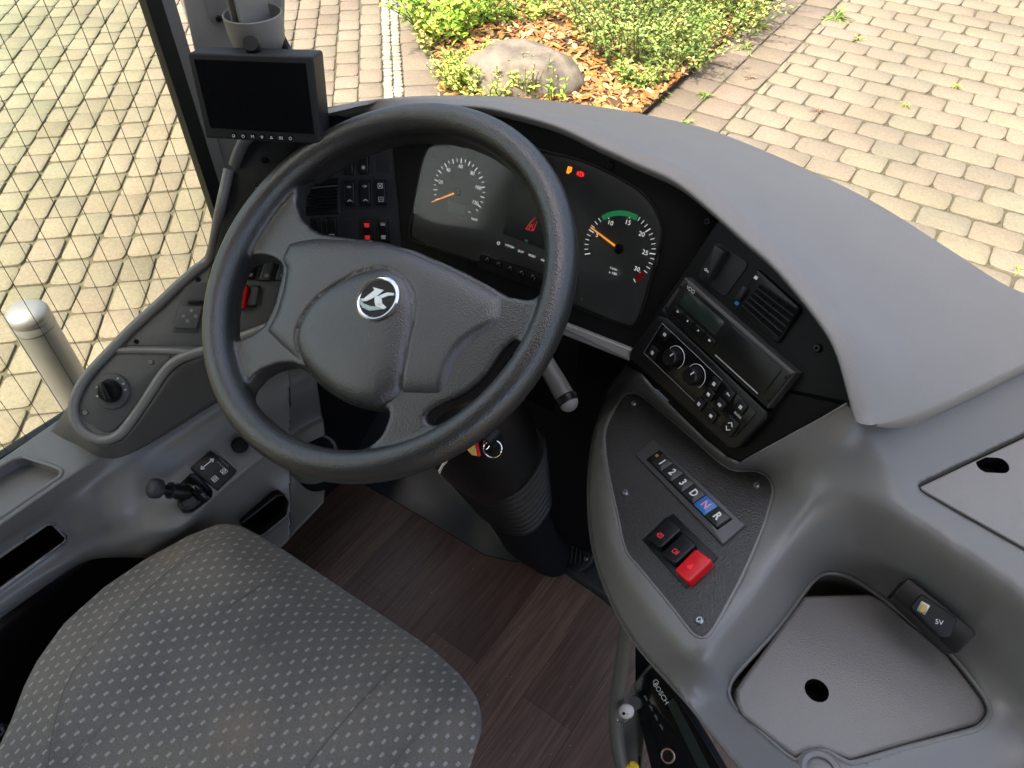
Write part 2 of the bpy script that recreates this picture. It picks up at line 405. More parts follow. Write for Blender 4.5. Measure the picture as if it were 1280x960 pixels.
# ================================================================== outside
GZ = -0.55
def colour_attr_mat(name, rough=.85, nscale=90, bump=.3, bdist=.002, dark=.75, spec=.3):
    """base colour = per-piece colour attribute x fine stone mottling"""
    m, t, b = newmat(name); N, L = t.nodes, t.links
    at = N.new('ShaderNodeAttribute'); at.attribute_name = 'col'
    co = N.new('ShaderNodeTexCoord'); nz = N.new('ShaderNodeTexNoise'); nz.inputs['Scale'].default_value = nscale; nz.inputs['Detail'].default_value = 8; nz.inputs['Roughness'].default_value = .7
    n2 = N.new('ShaderNodeTexNoise'); n2.inputs['Scale'].default_value = 1.6; n2.inputs['Detail'].default_value = 5
    L.new(co.outputs['Object'], nz.inputs['Vector']); L.new(co.outputs['Object'], n2.inputs['Vector'])
    mr = N.new('ShaderNodeMapRange'); mr.inputs[1].default_value = .3; mr.inputs[2].default_value = .7; mr.inputs[3].default_value = dark; mr.inputs[4].default_value = 1.2; L.new(nz.outputs[0], mr.inputs[0])
    m2 = N.new('ShaderNodeMapRange'); m2.inputs[1].default_value = .35; m2.inputs[2].default_value = .65; m2.inputs[3].default_value = .86; m2.inputs[4].default_value = 1.08; L.new(n2.outputs[0], m2.inputs[0])
    mu = N.new('ShaderNodeMath'); mu.operation = 'MULTIPLY'; L.new(mr.outputs[0], mu.inputs[0]); L.new(m2.outputs[0], mu.inputs[1])
    vm = N.new('ShaderNodeVectorMath'); vm.operation = 'SCALE'; L.new(at.outputs['Color'], vm.inputs[0]); L.new(mu.outputs[0], vm.inputs['Scale'])
    L.new(vm.outputs[0], b.inputs['Base Color']); b.inputs['Roughness'].default_value = rough; b.inputs['Specular IOR Level'].default_value = spec
    if bump:
        bp = N.new('ShaderNodeBump'); bp.inputs['Strength'].default_value = bump; bp.inputs['Distance'].default_value = bdist; L.new(nz.outputs[0], bp.inputs['Height']); L.new(bp.outputs[0], b.inputs['Normal'])
    return m
class CB:
    """mesh batch with one colour per piece"""
    def __init__(s): s.v = []; s.f = []; s.c = []
    def add(s, vs, fs, col):
        k = len(s.v); s.v += [tuple(map(float, v)) for v in vs]; s.f += [tuple(i+k for i in f) for f in fs]; s.c += [col]*len(vs)
    def build(s, name, mat, parent=None, angle=40, smooth=True):
        o = mobj(name, s.v, s.f, mat, parent, smooth, angle); a = o.data.color_attributes.new('col', 'FLOAT_COLOR', 'POINT')
        a.data.foreach_set('color', np.array([(*c, 1) for c in s.c], np.float32).ravel()); return o
# the ground sheet (joint sand), out to the horizon
gm, gt, gb = newmat('joint_sand'); gn = gt.nodes.new('ShaderNodeTexNoise'); gn.inputs['Scale'].default_value = 60; gn.inputs['Detail'].default_value = 6
gr = gt.nodes.new('ShaderNodeValToRGB'); gr.color_ramp.elements[0].color = (.055, .045, .028, 1); gr.color_ramp.elements[1].color = (.15, .13, .075, 1)
gc = gt.nodes.new('ShaderNodeTexCoord'); gt.links.new(gc.outputs['Object'], gn.inputs['Vector']); gt.links.new(gn.outputs[0], gr.inputs[0]); gt.links.new(gr.outputs[0], gb.inputs[0]); gb.inputs['Roughness'].default_value = .95
tag(mobj('ground', [(-90, -90, GZ-.012), (90, -90, GZ-.012), (90, 90, GZ-.012), (-90, 90, GZ-.012)], [(0, 1, 2, 3)], gm, smooth=False), 'sandy joint bed under the paving running out to the horizon', kind='structure')
_s = V((math.cos(math.radians(135.5)), math.sin(math.radians(135.5)))); _t = V((_s[1], -_s[0])); _p = V((-2.386, 2.345))+_t*.19
BED = [tuple(_p-_s*.35), (-1.19, 2.45), (-1.225, 2.87), (-1.645, 7.5), tuple(_p+_s*5), tuple(_p+_s*.6)]
def stone(cb, O, e1, e2, x0, x1, y0, y1, col, gap=.0055, rc=.018, hz=0):
    """one paver with knocked corners and rounded arrises"""
    j = lambda s=.003: random.uniform(-s, s)
    x0 += gap+j(); x1 -= gap+j(); y0 += gap+j(); y1 -= gap+j(); h = hz+j(.0025)
    if x1-x0 < .02 or y1-y0 < .02: return
    P = fillet([(x0+j(), y0+j()), (x1+j(), y0+j()), (x1+j(), y1+j()), (x0+j(), y1+j())], [rc*random.uniform(.5, 1.7) for _ in range(4)], 2)
    Q = inset(P, .006); n = len(P); tx, ty = j(.012), j(.012)
    f = lambda p, z: V((O[0]+e1[0]*p[0]+e2[0]*p[1], O[1]+e1[1]*p[0]+e2[1]*p[1], GZ+z+tx*(p[0]-x0)+ty*(p[1]-y0)))
    vs = [f(p, -.012) for p in P]+[f(p, h-.004) for p in P]+[f(p, h) for p in Q]
    fs = [(a*n+i, a*n+(i+1) % n, (a+1)*n+(i+1) % n, (a+1)*n+i) for a in range(2) for i in range(n)]+[tuple(range(2*n, 3*n))]
    cb.add(vs, fs, col)
def vary(c, s=.06, h=.025):
    k = 1+random.uniform(-s, s); return tuple(max(0, q*k*(1+random.uniform(-h, h))) for q in c)
def seen(x, y, m=80):
    v = V((x, y, GZ))-CAM; z = v@FW
    if z < .2: return False
    px = 640+FPX*(v@RT)/z; py = 480-FPX*(v@UP)/z
    return -m-160 < px < 1280+m+60 and -m-160 < py < 960
PAV = colour_attr_mat('paving_stone')
A1 = math.radians(135.5); P1 = V((-2.386, 2.345)); s1 = V((math.cos(A1), math.sin(A1))); t1 = V((math.cos(A1-math.pi/2), math.sin(A1-math.pi/2)))   # s1 away along the strip, t1 to the right of it
cb = CB(); YEL = (.225, .212, .148); TAN = (.225, .183, .132)
# courses parallel to the cobble strip, left of it and between strip and bed
for i in range(-42, 2):
    wdt = .134; x0 = i*wdt-.112 if i < 0 else i*.2; wdt = .134 if i < 0 else .2; x1 = x0+wdt; y = -5.0+random.uniform(0, .2)
    while y < 6.5:
        l = random.choice([.160, .168, .172]) if i < 0 else .2
        band = 1.25 < y < 1.62
        c = P1+t1*(x0+wdt/2)+s1*(y+l/2)
        if not inside(BED, c[0], c[1]) and seen(c[0], c[1]) and x1 < .62+max(0, 0):
            f = min(1, max(0, (x0+2.6)/1.4)); base = tuple(YEL[k]*(1-f)+TAN[k]*f for k in range(3))
            if random.random() < .06: base = tuple(q*.86 for q in base)
            stone(cb, P1, t1, s1, x0, x1, y, y+l, vary(base))
        y += l
tag(cb.build('paving', PAV), 'yellowish concrete paving stones in courses left of the cobble strip', kind='structure')
cs = CB(); CM = colour_attr_mat('cobble_stone', nscale=60)
for r_ in range(2):
    y = -1.0+r_*.03
    while y < 6:
        l = random.uniform(.045, .062)
        stone(cs, P1, t1, s1, -.110+r_*.055, -.055+r_*.055, y, y+l, vary((.34, .31, .24), .12), .003, .012, .003)
        y += l
tag(cs.build('cobble_strip', CM), 'narrow double row of small pale cobbles set between the paving stones', kind='structure')
# right-hand paving, laid square to the bus
cb = CB(); A2 = math.radians(5.2); P2 = V((-1.21, 2.55)); s2 = V((math.cos(A2), math.sin(A2))); t2 = V((-math.sin(A2), math.cos(A2)))
RTN = (.235, .196, .138)
for j_ in range(-14, 44):
    y0 = j_*.163; x = -.2-(.107 if j_ % 2 else 0)
    while x < 7.5:
        l = .215; c = P2+s2*(x+l/2)+t2*(y0+.08)
        if x+l > .42 and seen(c[0], c[1]): stone(cb, P2, s2, t2, max(x, .40), x+l, y0, y0+.163, vary(RTN, .05), .0045, .026)
        x += l
    for q in range(2):       # edging slabs along the bed
        if q == 0 or True:
            stone(cb, P2, s2, t2, .0+q*.2, .2+q*.2, y0*1.23, y0*1.23+.2, vary((.21, .165, .12), .12), .006, .02)
tag(cb.build('paving', PAV), 'tan rectangular paving stones in running bond to the right of the planted bed', kind='structure')
# white painted slabs far right
cb = CB()
for k in range(9):
    p = V((.80, 2.35))+V((0.0, 1))*k*.3
    stone(cb, p, V((1, .09)), V((-.09, 1)), 0, .3, 0, .3, (.62, .6, .56), .004, .012, .012)
cb.build('kerb_strip', CM); tag(bpy.data.objects['kerb_strip'], 'row of pale square kerb slabs at the right edge', kind='structure')
# bed soil and bark mulch
bs, T = cdt([V(p) for p in BED], [], [], .12)
sm, stt, sb = newmat('bed_soil'); sb.inputs['Base Color'].default_value = (.10, .055, .025, 1); sb.inputs['Roughness'].default_value = .95
def bedz(x, y): return GZ+.03+.02*math.sin(x*5+1)*math.cos(y*4)
so = tag(mobj('bed_soil', [(p[0], p[1], bedz(*p)) for p in bs], T, sm, angle=180), 'brown soil of the planted bed', kind='structure'); so.data.flip_normals() if so.data.polygons[0].normal.z < 0 else None
LEAF = colour_attr_mat('leaf', .5, 30, 0, dark=.85, spec=.4)
lt, lb = LEAF.node_tree, LEAF.node_tree.nodes['Principled BSDF']; lb.inputs['Subsurface Weight'].default_value = 0
MUL = colour_attr_mat('bark_chip', .8, 80, .2)
cb = CB()
def chip(cb, x, y, z, s, col):
    a = random.uniform(0, 6.28); ti = random.uniform(-.6, .6); w_ = s*random.uniform(.3, .6); R = Matrix.Rotation(a, 3, 'Z') @ Matrix.Rotation(ti, 3, 'X') @ Matrix.Rotation(random.uniform(-.5, .5), 3, 'Y')
    P = [(-s, -w_*.6, 0), (-s*.2, -w_, .002), (s, -w_*.4, 0), (s*.8, w_*.7, 0), (-s*.1, w_, .002), (-s*.9, w_*.4, 0)]
    vs = [V(R @ Vector(p))+V((x, y, z)) for p in P]+[V(R @ Vector((p[0], p[1], p[2]-.003)))+V((x, y, z)) for p in P]
    cb.add(vs, [(0, 1, 2, 3, 4, 5), (11, 10, 9, 8, 7, 6)]+[(i, i+6, (i+1) % 6+6, (i+1) % 6) for i in range(6)], col)
MC = [(.5, .21, .055), (.55, .3, .09), (.6, .42, .2), (.4, .16, .05), (.32, .17, .08)]
n = 0
while n < 11000:
    x = random.uniform(-5.6, -1.2); y = random.uniform(2.3, 6.6)
    if not inside(BED, x, y) or random.random() > 1.25-.16*(y-2): continue
    if not seen(x, y, 10): n += .2; continue
    chip(cb, x, y, bedz(x, y)+random.uniform(.002, .022), random.uniform(.012, .035), vary(random.choice(MC), .15)); n += 1
tag(cb.build('bark_mulch', MUL), 'orange bark chips strewn over the planted bed', kind='stuff')
# boulder
def noise3(p, s, seed=0):
    from mathutils import noise
    return noise.noise(Vector(p)*s+Vector((seed, seed*1.7, 0)))
bv, bf = ico((0, 0, 0), 1, 5); c = Z(652, 100, GZ+.03); vs = []
for v in bv:
    v = V(v); k = 1+.16*noise3(v, 1.3, 3)+.06*noise3(v, 3.5, 5)+.018*noise3(v, 12, 8)+.008*noise3(v, 30, 2); q = v*k
    q[2] = min(q[2], .78+.1*noise3(v, 2, 1)); vs.append(c+V((q[0]*.31*math.cos(.6)-q[1]*.25*math.sin(.6), q[0]*.31*math.sin(.6)+q[1]*.25*math.cos(.6), q[2]*.21)))
rm, rt, rb = newmat('boulder_stone'); rn = rt.nodes.new('ShaderNodeTexNoise'); rn.inputs['Scale'].default_value = 9; rn.inputs['Detail'].default_value = 12; rn.inputs['Roughness'].default_value = .7
rr = rt.nodes.new('ShaderNodeValToRGB'); rr.color_ramp.elements[0].position = .3; rr.color_ramp.elements[0].color = (.11, .09, .066, 1); rr.color_ramp.elements[1].position = .7; rr.color_ramp.elements[1].color = (.30, .245, .185, 1)
rc_ = rt.nodes.new('ShaderNodeTexCoord'); rt.links.new(rc_.outputs['Object'], rn.inputs['Vector']); rt.links.new(rn.outputs[0], rr.inputs[0]); rt.links.new(rr.outputs[0], rb.inputs[0]); rb.inputs['Roughness'].default_value = .9
rbp = rt.nodes.new('ShaderNodeBump'); rbp.inputs['Strength'].default_value = .6; rbp.inputs['Distance'].default_value = .01; rt.links.new(rn.outputs[0], rbp.inputs['Height']); rt.links.new(rbp.outputs[0], rb.inputs['Normal'])
tag(mobj('boulder', vs, bf, rm, angle=180), 'rounded grey brown boulder lying among the plants in the bed', 'boulder')
# leafy plants: stems with leaves
def leaf(cb, p, dr, ln, wd, col, droop=.35):
    d = V(dr)/np.linalg.norm(dr); sdv = np.cross(d, V((0, 0, 1))); l = np.linalg.norm(sdv); sdv = sdv/l if l > 1e-6 else V((1, 0, 0))
    up = np.cross(sdv, d); ra = random.uniform(-.7, .7); sdv = sdv*math.cos(ra)+up*math.sin(ra); up = np.cross(sdv, d); p = V(p)
    dn = V((0, 0, -1))*droop*ln
    a = p; b = p+d*ln*.35+dn*.1; c_ = p+d*ln*.7+dn*.45; e = p+d*ln+dn
    vs = [a, b-sdv*wd*.5+up*wd*.14, b, b+sdv*wd*.5+up*wd*.14, c_-sdv*wd*.4+up*wd*.1, c_, c_+sdv*wd*.4+up*wd*.1, e]
    cb.add(vs, [(0, 2, 1), (0, 3, 2), (1, 2, 5, 4), (2, 3, 6, 5), (4, 5, 7), (5, 6, 7)], col)
STEM = plastic('plant_stem', (.10, .13, .03), .7)
def plant(name, c, R, H, nst, nlf, ll, lw, cols, label, cat='plant', spread=.7, lie=.3, group=None):
    z0 = bedz(c[0], c[1]); t = thing(name, (c[0], c[1], z0), label, cat, group); fo = CB(); st = MB()
    for k in range(nst):
        a = random.uniform(0, 6.28); r = R*math.sqrt(random.random())*.75; b = V((c[0]+r*math.cos(a), c[1]+r*math.sin(a)*1.0, z0))
        h = H*random.uniform(.55, 1.05); a2 = a+random.uniform(-.8, .8); top = b+V((math.cos(a2)*R*spread*random.random(), math.sin(a2)*R*spread*random.random(), h))
        mid = (b+top)/2+V((random.uniform(-.02, .02), random.uniform(-.02, .02), h*.08)); P = resamp([b, mid, top], 6)
        st.add(*tube(P, [.003*(1-.6*q/5)+.0008 for q in range(6)], 4))
        cbase = random.choice(cols)
        for q in range(nlf):
            f = (q+1)/nlf; i = min(4, int(f*5)); p = P[i]+(P[min(5, i+1)]-P[i])*(f*5-i if i < 5 else 1)
            th = q*2.4+random.uniform(-.4, .4); el = random.uniform(-.1, .9)*(1-lie)+f*.4
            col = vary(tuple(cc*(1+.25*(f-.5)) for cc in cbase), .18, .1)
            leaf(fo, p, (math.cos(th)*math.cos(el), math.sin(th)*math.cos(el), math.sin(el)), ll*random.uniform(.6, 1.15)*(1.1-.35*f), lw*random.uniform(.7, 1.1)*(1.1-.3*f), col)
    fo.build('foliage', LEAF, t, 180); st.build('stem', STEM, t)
    return t
G1 = [(.26, .44, .03), (.38, .54, .05), (.18, .34, .03), (.5, .6, .08)]; G2 = [(.42, .54, .08), (.56, .60, .12), (.3, .42, .06)]; G3 = [(.26, .36, .07), (.36, .43, .1), (.48, .48, .13), (.2, .3, .06)]
GY = [(.65, .6, .1), (.42, .42, .06), (.55, .42, .18)]
plant('leafy_shrub', (-2.72, 3.12), .30, .36, 60, 16, .085, .028, G1, 'bright green broad-leaved shrub left of the boulder beside the cobble strip', 'shrub', 1.0)
plant('leafy_shrub', (-3.3, 3.95), .42, .36, 60, 15, .085, .028, G1, 'bright green broad-leaved shrub at the top edge of the picture', 'shrub', 1.0)
plant('low_plant', (-2.05, 2.66), .27, .16, 70, 14, .042, .02, G2, 'pale green small-leaved plant low in front of the boulder', 'plant')
plant('yellow_plant', (-2.62, 2.82), .08, .22, 9, 12, .05, .018, GY, 'thin yellowing plant hanging over the edge of the cobble side', 'plant')
plant('yellow_plant', (-2.98, 3.18), .12, .22, 14, 12, .05, .02, GY, 'dry yellow plant at the bed edge left of the bright shrub', 'plant')
plant('bushy_weed', (-1.72, 3.55), .34, .34, 80, 14, .055, .017, G3, 'tangled green weed right behind the boulder', 'plant', 1.0)
plant('bushy_weed', (-2.02, 4.25), .45, .42, 90, 14, .06, .018, G3, 'largest tangle of green weeds, right of the mulch at the top edge', 'plant', 1.0)
plant('bushy_weed', (-1.72, 4.5), .38, .36, 90, 14, .05, .015, G2, 'yellow-green weed near the right edge of the bed at the top', 'plant', 1.0)
plant('bushy_weed', (-1.55, 3.75), .18, .2, 30, 12, .05, .014, G2, 'small weed on the right rim of the bed beside the edging slabs', 'plant', 1.0)
plant('bushy_weed', (-2.9, 4.6), .4, .2, 50, 12, .05, .018, G3, 'low green plants behind the orange mulch at the top edge', 'plant')
plant('bushy_weed', (-1.95, 5.4), .5, .4, 60, 12, .06, .016, G3, 'farthest green weed clump in the bed', 'plant')
plant('leafy_shrub', (-1.66, 2.72), .07, .15, 6, 8, .06, .014, G1, 'small upright green sprout right of the boulder', 'shrub')
plant('reddish_stem', (-1.80, 2.72), .1, .2, 14, 5, .03, .008, [(.45, .2, .1), (.5, .35, .12)], 'thin reddish dry stems in front of the boulder', 'plant')
G1 = [tuple(c*.72 for c in g) for g in G1]
for px_, py_, R0, h0, lb_ in ((905, 30, .34, .3, 'green weed clump at the top right corner of the bed'), (840, 75, .26, .24, 'weed clump between the boulder and the edging slabs'), (760, 30, .3, .3, 'weed clump straight above the right end of the boulder'),
                              (800, 105, .13, .12, 'low weed in the mulch close to the hood'), (640, 12, .3, .14, 'flat green weed at the top edge above the boulder'), (585, 100, .16, .16, 'low leafy weed between the bright shrub and the boulder')):
    q_ = Z(px_, py_, GZ+.03); plant('bushy_weed', (q_[0], q_[1]), R0, h0, int(260*R0), 14, .05, .017, G3 if px_ > 700 else G2, lb_, 'plant', 1.0)
# grass tufts in the joints
TUF = [(-1.02, 3.02, .05), (-1.10, 3.35, .06), (-.92, 2.95, .05), (-1.0, 3.7, .05), (-1.2, 4.05, .09), (-1.28, 4.4, .1), (-.72, 4.6, .05), (-.95, 4.85, .13), (-.55, 3.55, .05), (-.2, 3.9, .045), (-.06, 4.3, .045), (-1.3, 3.2, .08), (-1.15, 2.86, .04), (-.35, 2.95, .03), (.62, 2.75, .03)]
TUL = ['reddish weed tuft in the tan paving joint nearest the bed corner', 'weed tuft on the edging slabs just right of the bark mulch', 'weed tuft right of the nearest edging slab, close to the hood', 'weed tuft on the inner edge of the edging slabs, halfway up', 'larger weed tuft on the edging beside the yellow-green weed',
 'weed tuft on the bed side of the edging near the top of the picture', 'small weed in the tan paving near the top edge', 'big spiky grass tuft in the paving at the top edge', 'green tuft alone in a joint in the middle of the tan paving', 'little weed between tan blocks right of the middle tuft', 'smallest weed, high up in the tan paving', 'grass tuft where edging slabs meet the bark mulch', 'low weed at the lowest visible corner of the bed', 'tiny weed just beyond the dashboard hood', 'tiny weed beside the pale kerb slabs at the right edge']
for i, (x, y, s) in enumerate(TUF):
    cb = CB(); col0 = random.choice([(.2, .3, .05), (.36, .38, .08), (.3, .18, .12), (.28, .34, .08)])
    for k in range(26):
        a = random.uniform(0, 6.28); el = random.uniform(.15, 1.1); leaf(cb, (x+random.uniform(-.012, .012), y+random.uniform(-.012, .012), GZ+.001), (math.cos(a)*math.cos(el), math.sin(a)*math.cos(el), math.sin(el)), s*random.uniform(.6, 1.4), s*.1, vary(col0, .2, .1), .5)
    o = cb.build('grass_tuft', LEAF, None, 180)
    tag(o, TUL[i], 'weed', 'weed tufts in the paving joints')
# steel bollard outside the side window
bc = V((-1.055, -.10, 0)); t = thing('bollard', (bc[0], bc[1], GZ), 'round stainless steel bollard on the paving outside the side window', 'bollard')
fb = Frame((bc[0], bc[1], 0), (1, 0, 0), (0, 1, 0)); R_ = .043
M['bsteel'] = plastic('brushed_steel', (.40, .38, .37), .42, metal=.6)
MB().add(*disc(fb, (0, 0), [(R_, GZ), (R_, .225)], 48)).build('post', M['bsteel'], t)
MB().add(*disc(fb, (0, 0), [(R_*1.02, .227), (R_*1.02, .242), (R_*.98, .245), (R_*.98, .249), (R_*1.02, .252), (R_*1.02, .262), (R_*.9, .272), (R_*.6, .279), (R_*.1, .282)], 48)).build('cap', M['bsteel'], t)
# ================================================================== dashboard planes
FC = Frame.azt((-.097, .134, .738), 7.4, 27)
FT = Frame.azt(FC.at(812, 395), -23.6, 25)
FL = Frame.azt(FC.at(505, 300, -.004), 38, 33)
n_ = V((-.40, -.15, .90)); n_ /= np.linalg.norm(n_)
_O = Z(860, 640, .655); _d = V((1., -.7, .3)); _d -= n_*(_d@n_)
FP = Frame(_O, _d, np.cross(n_, _d)); _d = FP.at(915, 668)-FP.at(805, 560); FP = Frame(_O, _d, np.cross(n_, _d))
_a38 = V((math.cos(math.radians(38)), math.sin(math.radians(38)), 0)); _A = Z(275, 325, .685); _B = Z(100, 510, .535)
_n = np.cross(_a38, _A-_B); _n *= np.sign(_n[2]); FK = Frame(_A, _a38, np.cross(_n, _a38))
zP = lambda x, y, o=0: FP.at(x, y, o)[2]
zT = lambda x, y, o=0: FT.at(x, y, o)[2]

# ------------------------------------------------------------------ dashboard body
dash = thing('dashboard', (.2, .25, .6), 'grey moulded bus dashboard curving round the driver with a broad hood', 'dashboard')
def hood():
    outer = [(376, 148, .867), (410, 134, .87), (480, 123, .87), (560, 119, .868), (640, 121, .866), (700, 127, .866), (760, 135, .866), (804, 143, .866), (882, 161, .866), (976, 198, .864), (1085, 250, .860), (1184, 312, .853), (1247, 353, .846), (1295, 376, .84), (1352, 418, .83)]
    mid = [(378, 152, .876), (400, 144, .885), (480, 128, .89), (560, 125, .90), (640, 131, .90), (700, 142, .905), (800, 170, .90), (890, 210, .893), (985, 280, .88), (1065, 360, .865), (1140, 440, .848), (1200, 491, .826)]
    lipF = [(380, 162), (405, 156), (440, 144), (500, 137), (560, 134), (605, 136), (650, 146), (699, 161), (749, 185), (792, 205), (850, 233)]
    lipT = [(930, 302), (967, 335), (1014, 391), (1042, 435), (1060, 495), (1066, 520), (1074, 531)]
    O3 = resamp([Z(*p) for p in outer], 90); M3 = resamp([Z(*p) for p in mid], 90)
    lipT[-1] = (1067, 523)
    L3 = resamp([FC.at(x, y, .022) for x, y in lipF]+[FT.at(x, y, .022) for x, y in lipT], 90)
    nn = np.array([FC.n*(1-min(1, max(0, (i-45)/15)))+FT.n*min(1, max(0, (i-45)/15)) for i in range(90)])
    fade = np.array([1-max(0, (i-80)/9) for i in range(90)])[:, None]; U3 = L3-(nn*.012+V((0, 0, .007)))*(.25+.75*fade); U4 = L3-(nn*.030+V((0, 0, .004)))*(.3+.7*fade)
    dr = M3-L3; dr /= np.linalg.norm(dr, axis=1)[:, None]
    N1 = L3+dr*.006+V((0, 0, .005)); N2 = L3+dr*.02+V((0, 0, .0085))*1.0
    od = O3-M3; od[:, 2] = 0; od /= np.linalg.norm(od, axis=1)[:, None]
    D1 = O3+od*.012-V((0, 0, .012)); D2 = O3+od*.016-V((0, 0, .06)); D3 = D2-V((0, 0, .10))
    for i in range(82, 90):
        f = ((i-81)/8)**2; zl = L3[-1][2]; N1[i] = N1[i]*(1-f)+Z(1074, 529, zl+.001)*f; N2[i] = N2[i]*(1-f)+Z(1092, 531, zl+.003)*f; M3[i] = M3[i]*(1-f)+Z(1175, 503, .826)*f
    rows = [D3, D2, D1, O3, M3, N2, N1, L3, U3, U4]; nu = 90; vs = []; nv = 64
    for i in range(nu): vs += catmull([r[i] for r in rows], nv)
    fs = [(i*nv+j, (i+1)*nv+j, (i+1)*nv+j+1, i*nv+j+1) for i in range(nu-1) for j in range(nv-1)]
    b = (nu-1)*nv; last = [V(v) for v in vs[b:b+nv]]; prev = b
    inw = V((.3, -1, 0)); inw /= np.linalg.norm(inw)
    fac = [min(1, max(0, 1-(j/nv-.68)/.12)) for j in range(nv)]
    for dx, dz in ((.002, -.001), (.004, -.004), (.005, -.010), (.003, -.018), (-.004, -.02)):
        k = len(vs); vs += [p+(inw*dx+V((0, 0, dz)))*q for p, q in zip(last, fac)]; fs += [(prev+j, k+j, k+j+1, prev+j+1) for j in range(int(nv*.79))]; prev = k
    return mobj('hood', vs, fs, M['cowl'], dash, True, 60)
hood()
slab('fascia', FC, [(503, 308), (605, 358), (708, 403), (800, 442), (850, 420), (905, 300), (888, 262), (792, 197), (749, 177), (699, 153), (650, 140), (605, 130), (560, 128), (500, 135), (488, 160)], -.03, 0, M['fascia'], dash, r=.004, bev=.001)
slab('fascia', FT, [(783, 447), (818, 484), (903, 566), (924, 577), (1060, 503), (1074, 515), (1066, 480), (1050, 430), (1020, 385), (973, 325), (935, 290), (905, 265), (892, 283)], -.035, 0, M['fascia'], dash, r=.002, bev=.0015)
slab('lower_trim', FC, [(520, 322), (605, 362), (706, 404), (790, 437), (786, 452), (700, 418), (600, 376), (520, 336)], -.02, .008, M['mould'], dash, r=.002, bev=.003)
# right-hand moulding with panel well, tray and bowl
podring = [(757, 535), (768, 511), (780, 495), (790, 491), (800, 494), (833, 520), (870, 552), (903, 581), (921, 589), (944, 589), (956, 594), (964, 603), (966, 617), (960, 640), (953, 661), (927, 721), (894, 782), (886, 793), (877, 797), (866, 792), (836, 754), (798, 708), (782, 687), (772, 643), (762, 597), (756, 558)]
P3 = lambda L, f: [(x, y, f(x, y)) for x, y in L]
rimL = [(777, 476), (760, 512), (745, 548), (744, 590), (748, 640), (755, 675), (772, 705), (800, 744), (842, 796), (880, 828)]
tray = [(1020, 722), (1035, 716), (1062, 721), (1100, 745), (1145, 781), (1187, 815), (1230, 869), (1238, 888), (1233, 901), (1219, 912), (1130, 936), (1066, 954), (1050, 949), (1030, 939), (1008, 943), (995, 951), (975, 938), (925, 892), (911, 872), (912, 855), (922, 840), (970, 787), (1006, 738)]
tz = lambda x, y: .592+.00004*(x-1050)
outer = P3([tuple(q) for q in resamp([V(p) for p in [(782, 456), (760, 490), (744, 535), (736, 580), (735, 630), (738, 668), (746, 706), (766, 757), (795, 806), (850, 868), (905, 935), (950, 990), (985, 1040)]], 70)], lambda x, y: zP(x, y)-.045) + \
    [(1150, 1060, .57), (1340, 1060, .57), (1345, 760, .728), (1345, 600, .77), (1345, 425, .803), (1280, 448, .803), (1200, 480, .802), (1120, 515, .80), (1072, 522, .798)] + P3([(1060, 505), (990, 543), (925, 580), (908, 573), (880, 550), (850, 521), (820, 491), (800, 468)], lambda x, y: zT(x, y, .012))
inner2 = P3([(787, 474), (800, 482), (830, 508), (870, 544), (903, 573), (923, 583), (944, 578)], lambda x, y: zP(x, y, .003))
ctrl = P3([(975, 600), (980, 640), (965, 690), (940, 730), (915, 775)], lambda x, y: zP(x, y, .001)) + [(1000, 560, .74), (1040, 545, .765), (1200, 510, .798), (1250, 500, .795), (1215, 560, .78), (1300, 500, .795), (1100, 990, .59), (1290, 960, .59)]
sc3 = lambda L: [tuple(q) for q in resamp([V(p) for p in L], max(12, len(L)*6))]
crease = [(sc3([(x, y, zP(x, y, .002)) for x, y in rimL]), False),
          (sc3([(893, 833, zP(893, 833)-.004), (905, 852, .640), (930, 886, .622), (965, 925, .610), (1005, 975, .60), (1040, 1020, .59)]), False),
          (sc3([(893, 815, zP(893, 815)-.003), (940, 757, .690), (985, 690, .706), (1008, 650, .722), (1022, 631, .735), (1045, 621, .746), (1075, 625, .751), (1105, 640, .754), (1150, 665, .750), (1200, 698, .744), (1250, 732, .738), (1345, 800, .73)]), False),
          (sc3([(1060, 662, .688), (1085, 668, .688), (1115, 688, .684), (1177, 732, .676), (1235, 776, .668), (1279, 820, .660), (1330, 868, .65)]), False),
          (sc3([(1092, 535, .795), (1097, 566, .783), (1110, 590, .772), (1132, 606, .765), (1152, 624, .759), (1205, 656, .752), (1280, 698, .746), (1340, 732, .742)]), False),
          (sc3([(1105, 727, .630), (1180, 785, .622), (1240, 840, .614), (1275, 885, .606)]), False),
          (sc3([(1065, 966, .594), (1133, 957, .595), (1200, 935, .596), (1264, 912, .599), (1330, 890, .60)]), False)]
rlid = [(1148, 606), (1205, 578), (1280, 543), (1343, 515), (1343, 722), (1280, 687), (1205, 645), (1150, 613)]
zr = lambda x, y: .763-.00012*(y-600)
tray = [tuple(p) for p in catmull(tray, 130, True)]; podring = [tuple(p) for p in catmull(podring, 130, True)]
ribs_tray = [(x+(x-1070)*.025, y+(y-850)*.03, tz(x, y)+.006) for x, y in tray]
sheet('moulding', outer, [P3(podring, lambda x, y: zP(x, y, 0)), P3(tray, tz), P3(rlid, lambda x, y: zr(x, y)-.004)], crease+[(ribs_tray, True), ([(x, y, zP(x, y, .0015)) for x, y in [(753, 533), (764, 508), (777, 490), (790, 485), (804, 489)]], False), (inner2, False)], ctrl, M['mould'], dash, thick=.002, fin=9)
# side wall that hangs below the moulding
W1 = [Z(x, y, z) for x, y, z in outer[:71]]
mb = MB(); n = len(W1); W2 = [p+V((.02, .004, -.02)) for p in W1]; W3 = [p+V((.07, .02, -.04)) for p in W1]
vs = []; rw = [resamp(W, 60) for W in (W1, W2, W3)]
g = grid(rw, 60, 8); o = mobj('side_wall', *g, M['mould_dark'], dash); solid(o, .003, 0)
